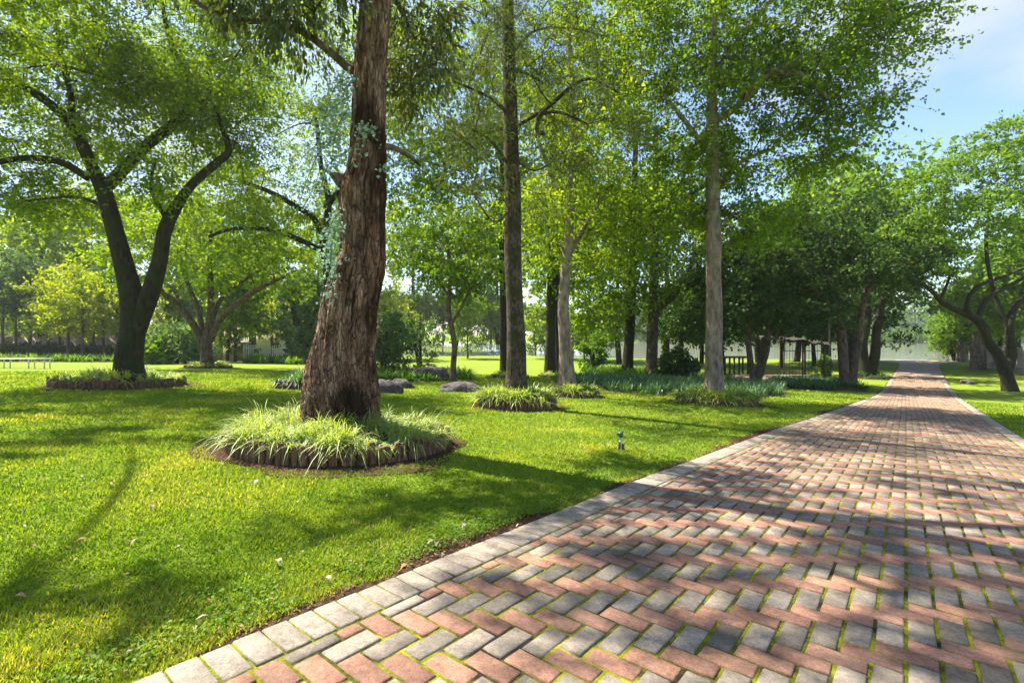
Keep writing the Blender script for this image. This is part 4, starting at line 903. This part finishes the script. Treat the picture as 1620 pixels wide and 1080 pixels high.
# ------------------------------------------------------------------ palms
def palm(name, label, px, py, h, r, seed, fronds=True, skirt=True):
    X, Y = at(px, py); z = gz(X, Y); g = np.random.default_rng(seed); root = empty(name, (X, Y, z), label, 'palm')
    b = MB(); k = 26; P = np.array([(0, 0, -.2)]+[(.05*math.sin(t*2.), 0, h*t) for t in np.linspace(0, 1, k)]); rd = np.array([r*1.2]+[r*(1.12-.2*t+.09*(i % 2)) for i, t in enumerate(np.linspace(0, 1, k))])
    b.tube(P, rd, 12, 1, True, .08, seed); b.build('trunk', M['bark_pale'], root)
    if skirt:
        b = MB(); n = 160; th = g.uniform(0, 6.28, n); C = np.stack([r*np.cos(th), r*np.sin(th), h*g.uniform(.72, 1, n)], -1); D = np.stack([np.cos(th)*.5, np.sin(th)*.5, np.full(n, -.5)], -1)
        strap(b, C, D, g.uniform(.6, 1.2, n)*h*.3, np.full(n, .05), g, np.full((n, 1), .5), 3); b.build('dead_skirt', M['dead'], root)
    if fronds:
        b = MB(); n = 30
        for q in range(n):
            a = g.uniform(0, 6.28); e = g.uniform(-.2, 1.2); L = h*.32*g.uniform(.8, 1.1); t = np.linspace(.1, 1, 16)
            mid = np.stack([np.cos(a)*math.cos(e)*L*t, np.sin(a)*math.cos(e)*L*t, h+math.sin(e)*L*t-.35*L*t**2], -1)
            for s_ in (-1, 1):
                D = np.repeat([[math.cos(a+s_*.8), math.sin(a+s_*.8), -.25]], 16, 0); N = np.repeat([[0, 0, 1.]], 16, 0)
                V, Fc = leaf_quads(mid, D, N, np.full(16, L*.35), np.full(16, .05)); b.add(V, Fc, np.full(len(V), g.uniform(0, 1)))
        b.build('fronds', M['lf_fern'], root, False)
    return root
palm('palm', 'small palm with a dry skirt of dead fronds at the water edge', 1484, 567.5, 5.6, .28, 401)
palm('palm_stump', 'bulging ringed palm trunk on the lawn before the board fence', 1547, 584, 3.6, .5, 402, True, False)
palm('palm_stump', 'squat palm trunk farther along the board fence', 1522, 572, 2.6, .5, 403, True, False)

# ------------------------------------------------------------------ rocks
def rock(label, px, py, w, h, seed, d=None):
    X, Y = at(px, py); g = np.random.default_rng(seed); n1, n2 = 28, 14
    a, e = np.meshgrid(np.arange(n1)*2*np.pi/n1, np.linspace(-.5, np.pi/2, n2)); U = np.stack([np.cos(a)*np.cos(e), np.sin(a)*np.cos(e), np.sin(e)], -1).reshape(-1, 3)
    rr_ = 1+.5*fbm(U*1.6+seed, 4, seed); V = np.sign(U)*np.abs(U)**.8*rr_[:, None]*[w/2, (d or w*.6)/2, h]; b = MB()
    i, j = np.meshgrid(np.arange(n2-1), np.arange(n1), indexing='ij'); j2 = (j+1) % n1
    b.add(V, np.stack([i*n1+j, i*n1+j2, (i+1)*n1+j2, (i+1)*n1+j], -1).reshape(-1, 4)); o = b.build('rock', M['rock']); o.location = (X, Y, gz(X, Y)-.02); tag(o, label, 'rock')
    BEDS.append((X, Y, w*.45))
rock('broad grey rock beside the shaggy trunk on the lawn', 602, 620, 1.15, .34, 1)
rock('smaller bluish rock just behind the broad grey one', 634, 614, .72, .26, 2)
rock('flat brown rock at the foot of the slim young tree', 727, 619, 1.2, .26, 3)
rock('rounded boulder set in the front of the fern mound', 686, 601, 1.1, .62, 4, 1)
rock('lower boulder sunk in the left part of the fern mound', 660, 598, .8, .5, 5, .7)
rock('small grey stone on the grass beyond the driveway', 1531, 607, .9, .25, 6)
rock('dark boulder at the foot of the paired brown trunks', 1328, 610, .6, .45, 7, .6)

# ------------------------------------------------------------------ sprinkler
X, Y = at(982, 712); z = gz(X, Y); sp = empty('sprinkler', (X, Y, z), 'small green-headed sprinkler on a riser in the lawn', 'sprinkler')
b = MB(); b.bar((-.012, 0, -.05), (-.012, 0, .115), .035, .03); b.bar((.03, 0, -.05), (.03, 0, .08), .03, .03); b.build('stake', M['timber'], sp, False)
b = MB(); b.tube([(0, -.0, .0), (0, 0, .17)], [.016, .016], 12, 1); b.tube([(0, 0, .10), (0, 0, .115)], [.021, .021], 12, 1); b.tube([(0, 0, .145), (0, 0, .16)], [.021, .021], 12, 1); b.build('riser', M['pipe'], sp)
b = MB(); b.tube([(0, 0, .165), (0, 0, .175), (0, 0, .2), (0, 0, .222), (0, 0, .23)], [.02, .03, .034, .03, .02], 14, 2); b.bar((-.05, 0, .205), (.02, 0, .215), .03, .03); b.bar((0, 0, .225), (.035, 0, .236), .02, .015); b.build('head', M['greenp'], sp)

# ------------------------------------------------------------------ bench, arbour, frame, lamp post
X, Y = at(75, 583); z = gz(X, Y); bn = empty('garden_bench', (X, Y, z), 'long low grey plank bench on the far left lawn', 'bench')
b = MB(); b.box(-3.1, .08, -.2, -.02, .42, .45); b.box(-3.1, .08, .0, .18, .42, .45); b.build('seat', M['white'], bn, False)
for lx in (0, -.68, -1.75, -2.9):
    for ly in (-.14, .12):
        b = MB(); b.bar((lx, ly, -.1), (lx, ly, .42), .035); b.build('leg', M['white'], bn, False)
X, Y = at(1256, 598); z = gz(X, Y); ar = empty('arbour', (X, Y, z), 'weathered wire arbour with a ragged sloping roof beyond the border', 'arbour')
for px_, py_, hh in ((-1.5, -1, 2.5), (0, -1, 2.5), (1.45, -1, 2.3), (-1.5, 1.2, 2.7), (0, 1.2, 2.7), (1.45, 1.2, 2.5)):
    b = MB(); b.bar((px_, py_, -.15), (px_, py_, hh), .12 if px_ > 1 else .06); b.build('post', M['timber'], ar, False)
gg = np.random.default_rng(77); b = MB(); nx, ny = 14, 10
V = [(-1.8+3.5*i_/(nx-1), -1.3+2.8*j_/(ny-1), 2.75-.35*(i_/(nx-1))**2+.12*(j_/(ny-1))+gg.normal()*.05-(.25 if j_ == 0 else 0)*gg.uniform()) for i_ in range(nx) for j_ in range(ny)]
V2 = [(x, y, z_-.12) for x, y, z_ in V]; Fq = [(i_*ny+j_, (i_+1)*ny+j_, (i_+1)*ny+j_+1, i_*ny+j_+1) for i_ in range(nx-1) for j_ in range(ny-1)]
b.add(V, Fq); b.add(V2, [f[::-1] for f in Fq]); b.build('roof', M['thatch'], ar)
for k in range(15):
    b = MB(); x = -1.5+k*.21; b.bar((x, -1.0, .0), (x+gg.normal()*.03, -1.0, 2.5), .018); b.build('wire', M['timber'], ar, False)
for a_, c_ in (((-3.6, -1, .75), (.4, -1, .72)), ((.4, -1, .72), (1.45, -1, 1.25)), ((-1.5, -1, 1.9), (1.45, -1, 1.9))):
    b = MB(); b.bar(a_, c_, .05); b.build('rail', M['timber'], ar, False)
b = MB(); b.box(-3.8, 1.8, -1.25, 1.4, -.1, .14); b.build('plinth', M['plaster'], ar, False)
X, Y = at(1158, 592); z = gz(X, Y); fr = empty('timber_frame', (X, Y, z), 'low open timber table frame beside the tall pale trunk', 'table')
for lx in (-1.0, -.35, .35, 1.0):
    for ly in (-.4, .4):
        b = MB(); b.bar((lx, ly, -.1), (lx, ly, 1.25), .1); b.build('leg', M['timber'], fr, False)
b = MB(); b.box(-1.15, 1.15, -.5, .5, 1.25, 1.35); b.build('top', M['timber'], fr, False)
X, Y = at(1313, 594); z = gz(X, Y); lp = empty('lamp_post', (X, Y, z), 'slim dark lamp post standing on the lawn near the arbour', 'lamp post')
b = MB(); b.tube([(0, 0, -.2), (0, 0, .3), (0, 0, 4.6)], [.13, .09, .075], 12, 1); b.build('pole', M['metal'], lp)
b = MB(); b.tube([(0, 0, 4.6), (0, 0, 4.68), (0, 0, 5.05), (0, 0, 5.12)], [.08, .2, .26, .04], 12, 1); b.build('lantern', M['white'], lp)

# ------------------------------------------------------------------ boundary wall, fences, houses, pool
def wall_run(name, label, x0, x1, Y0, Y1, h, mat, th=.25, pier=4.):
    X0, X1 = (x0-CX)/F*Y0, (x1-CX)/F*Y1; L = math.hypot(X1-X0, Y1-Y0); n = max(2, int(L/pier)); root = empty(name, (X0, Y0, gz(X0, Y0)), label, 'wall')
    z0 = gz(X0, Y0)
    for k in range(n):
        a, c = k/n, (k+1)/n; P0 = np.array([(X1-X0)*a, (Y1-Y0)*a]); P1 = np.array([(X1-X0)*c, (Y1-Y0)*c]); zz_ = min(gz(X0+P0[0], Y0+P0[1]), gz(X0+P1[0], Y0+P1[1]))-z0
        b = MB(); b.bar((*P0, zz_+h/2-.1), (*P1, zz_+h/2-.1), th, h); b.build('wall_panel', mat, root, False)
        b = MB(); b.bar((*P0, zz_-.2), (*P0, zz_+h+.05), .36); b.build('pier', mat, root, False)
        b = MB(); b.bar((*P0, zz_+h-.06), (*P1, zz_+h-.06), th+.1, .08); b.build('coping', mat, root, False)
    return root
wall_run('boundary_wall', 'brown plastered boundary wall behind the thin trees', -700, 378, 44, 45.5, 2.05, M['plaster'])
def fence(name, label, A0, A1, h, step, w, mat, picket=True):
    A0, A1 = np.array(A0), np.array(A1); L = np.linalg.norm(A1-A0); u = (A1-A0)/L; z0 = gz(*A0); root = empty(name, (*A0, z0), label, 'fence')
    me = None; n = int(L/step); ang = math.atan2(u[1], u[0])
    for k in range(n):
        c = u*step*k; X, Y = A0+c
        if me is None:
            b = MB()
            b.add([(-w/2, -.012, -.1), (w/2, -.012, -.1), (w/2, .012, -.1), (-w/2, .012, -.1), (-w/2, -.012, h-.05), (w/2, -.012, h-.05), (w/2, .012, h-.05), (-w/2, .012, h-.05), (0, -.012, h), (0, .012, h)],
                  [(0, 1, 5, 4), (1, 2, 6, 5), (2, 3, 7, 6), (3, 0, 4, 7)]); b.add(b.V[0], [(4, 5, 8), (7, 6, 9)][:2]); b.add(b.V[0], [(5, 6, 9, 8), (7, 4, 8, 9)])
            o = b.build('board', mat, root, False); me = o.data
        else: o = bpy.data.objects.new('board', me); col.objects.link(o); o.parent = root
        o.location = (c[0], c[1], gz(X, Y)-z0+.02*math.sin(k*2.3)); o.rotation_euler.z = ang
    nv = np.array([-u[1], u[0]])*.05
    for f in (.25, .78):
        P = [np.array([*(u*L*t+nv), gz(*(A0+u*L*t))-z0+h*f]) for t in np.linspace(0, 1, 9)]
        for a, c in zip(P[:-1], P[1:]):
            b = MB(); b.bar(a, c, .05, .08); b.build('rail', mat, root, False)
    return root
fence('board_fence', 'tall grey board fence along the far edge of the driveway lawn', (31.5, 25), (45, 47.5), 2.05, .2, .17, M['fencewood'])
P0, P1 = at(386, 573), at(478, 572); fence('picket_fence', 'pale picket fence at the end of the boundary wall', P0, P1, 1.4, .2, .1, M['white'])
fence('picket_fence', 'long white picket fence closing the lawn before the pool', (-14.5, 66), (0.5, 76), 1.5, .26, .13, M['white'])
fence('picket_fence', 'white picket fence beyond the blue pool', (2.5, 77), (9, 77), 1.5, .26, .13, M['white'])
X, Y = at(374, 571); gp = MB(); gp.box(-.9, .9, -.4, .4, -.1, 1.5); gp.box(-1., 1., -.5, .5, 1.5, 1.6)
o = gp.build('gate_pier', M['plaster'], None, False); o.location = (X, Y, gz(X, Y)); tag(o, 'squat brown gate pier between the wall and the picket fence', 'gate pier')
def house(label, px, Y, w, d_, h, rh, wallm):
    X = (px-CX)/F*Y; z = gz(X, Y); root = empty('house', (X, Y, z), label, 'house')
    b = MB(); b.box(-w/2, w/2, -d_/2, d_/2, -1, h); b.build('wall', wallm, root, False)
    b = MB(); e = .5; b.add([(-w/2-e, -d_/2-e, h), (w/2+e, -d_/2-e, h), (w/2+e, d_/2+e, h), (-w/2-e, d_/2+e, h), (-w/4, 0, h+rh), (w/4, 0, h+rh)], [(0, 1, 5, 4), (2, 3, 4, 5)]); b.add(b.V[0], [(1, 2, 5), (3, 0, 4)]); b.add(b.V[0], [(3, 2, 1, 0)]); b.build('roof', M['roof'], root, False)
    for k in range(4):
        x = -w/2+w*(k+.5)/4; b = MB(); b.box(x-.6, x+.6, -d_/2-.03, -d_/2+.05, .9, 2.2); wi = b.build('window', M['white'], root, False)
        b = MB(); b.box(x-.5, x+.5, -d_/2-.05, -d_/2-.02, 1., 2.1); b.build('pane', M['glass'], wi, False)
house('low house with a pinkish hipped roof behind the far left wall', 60, 62, 13, 9, 3.0, 2.0, M['house'])
house('smaller pinkish-roofed house farther along behind the wall', 152, 64, 11, 8, 3.1, 1.9, M['house'])
house('grey-pink roofed house beyond the picket fence', 405, 74, 13, 8, 2.8, 1.8, M['house'])
X, Y = 3.6, 71; z = gz(X, Y); pl = empty('swimming_pool', (X, Y, z), 'blue swimming pool beyond the dark trunks', 'swimming pool')
b = MB(); b.box(-4.4, 3.9, -2.6, -2.2, -.2, .14); b.box(-4.4, 3.9, 2.2, 2.6, -.2, .14); b.box(-4.4, -4, -2.2, 2.2, -.2, .138); b.box(3.5, 3.9, -2.2, 2.2, -.2, .138); b.build('coping', M['white'], pl, False)
b = MB(); b.box(-4, 3.5, -2.2, 2.2, -.2, .11); b.build('water', M['pool'], pl, False)
for k, px in enumerate((777, 789)):
    X, Y = at(px, 564); ln = empty('pool_chair', (X, Y, gz(X, Y)), 'blue plastic chair standing on the lawn by the pool', 'chair', 'blue chairs by the pool')
    b = MB(); b.box(-.35, .35, -.3, .3, .38, .44); b.build('seat', M['blue'], ln, False); b = MB(); b.box(-.35, .35, .26, .31, .44, .9); b.build('backrest', M['blue'], ln, False)
    for x_ in (-.3, .3):
        for y_ in (-.25, .25): b = MB(); b.bar((x_, y_, -.02), (x_, y_, .38), .05); b.build('leg', M['blue'], ln, False)

# ------------------------------------------------------------------ morning air
b = MB(); b.box(-420, 520, -40, 420, -6, 34); hz_ = b.build('haze', M['lawn'], None, False); hz_.data.materials.clear()
s = Mat('air'); pv = s.node('ShaderNodeVolumePrincipled'); pv.inputs['Color'].default_value = (.93, .96, 1, 1); pv.inputs['Density'].default_value = .0004; pv.inputs['Anisotropy'].default_value = .3
s.link(pv.outputs[0], s.out.inputs['Volume']); hz_.data.materials.append(s.m); tag(hz_, 'thin bright morning haze hanging over the garden and lake', 'haze', kind='stuff')
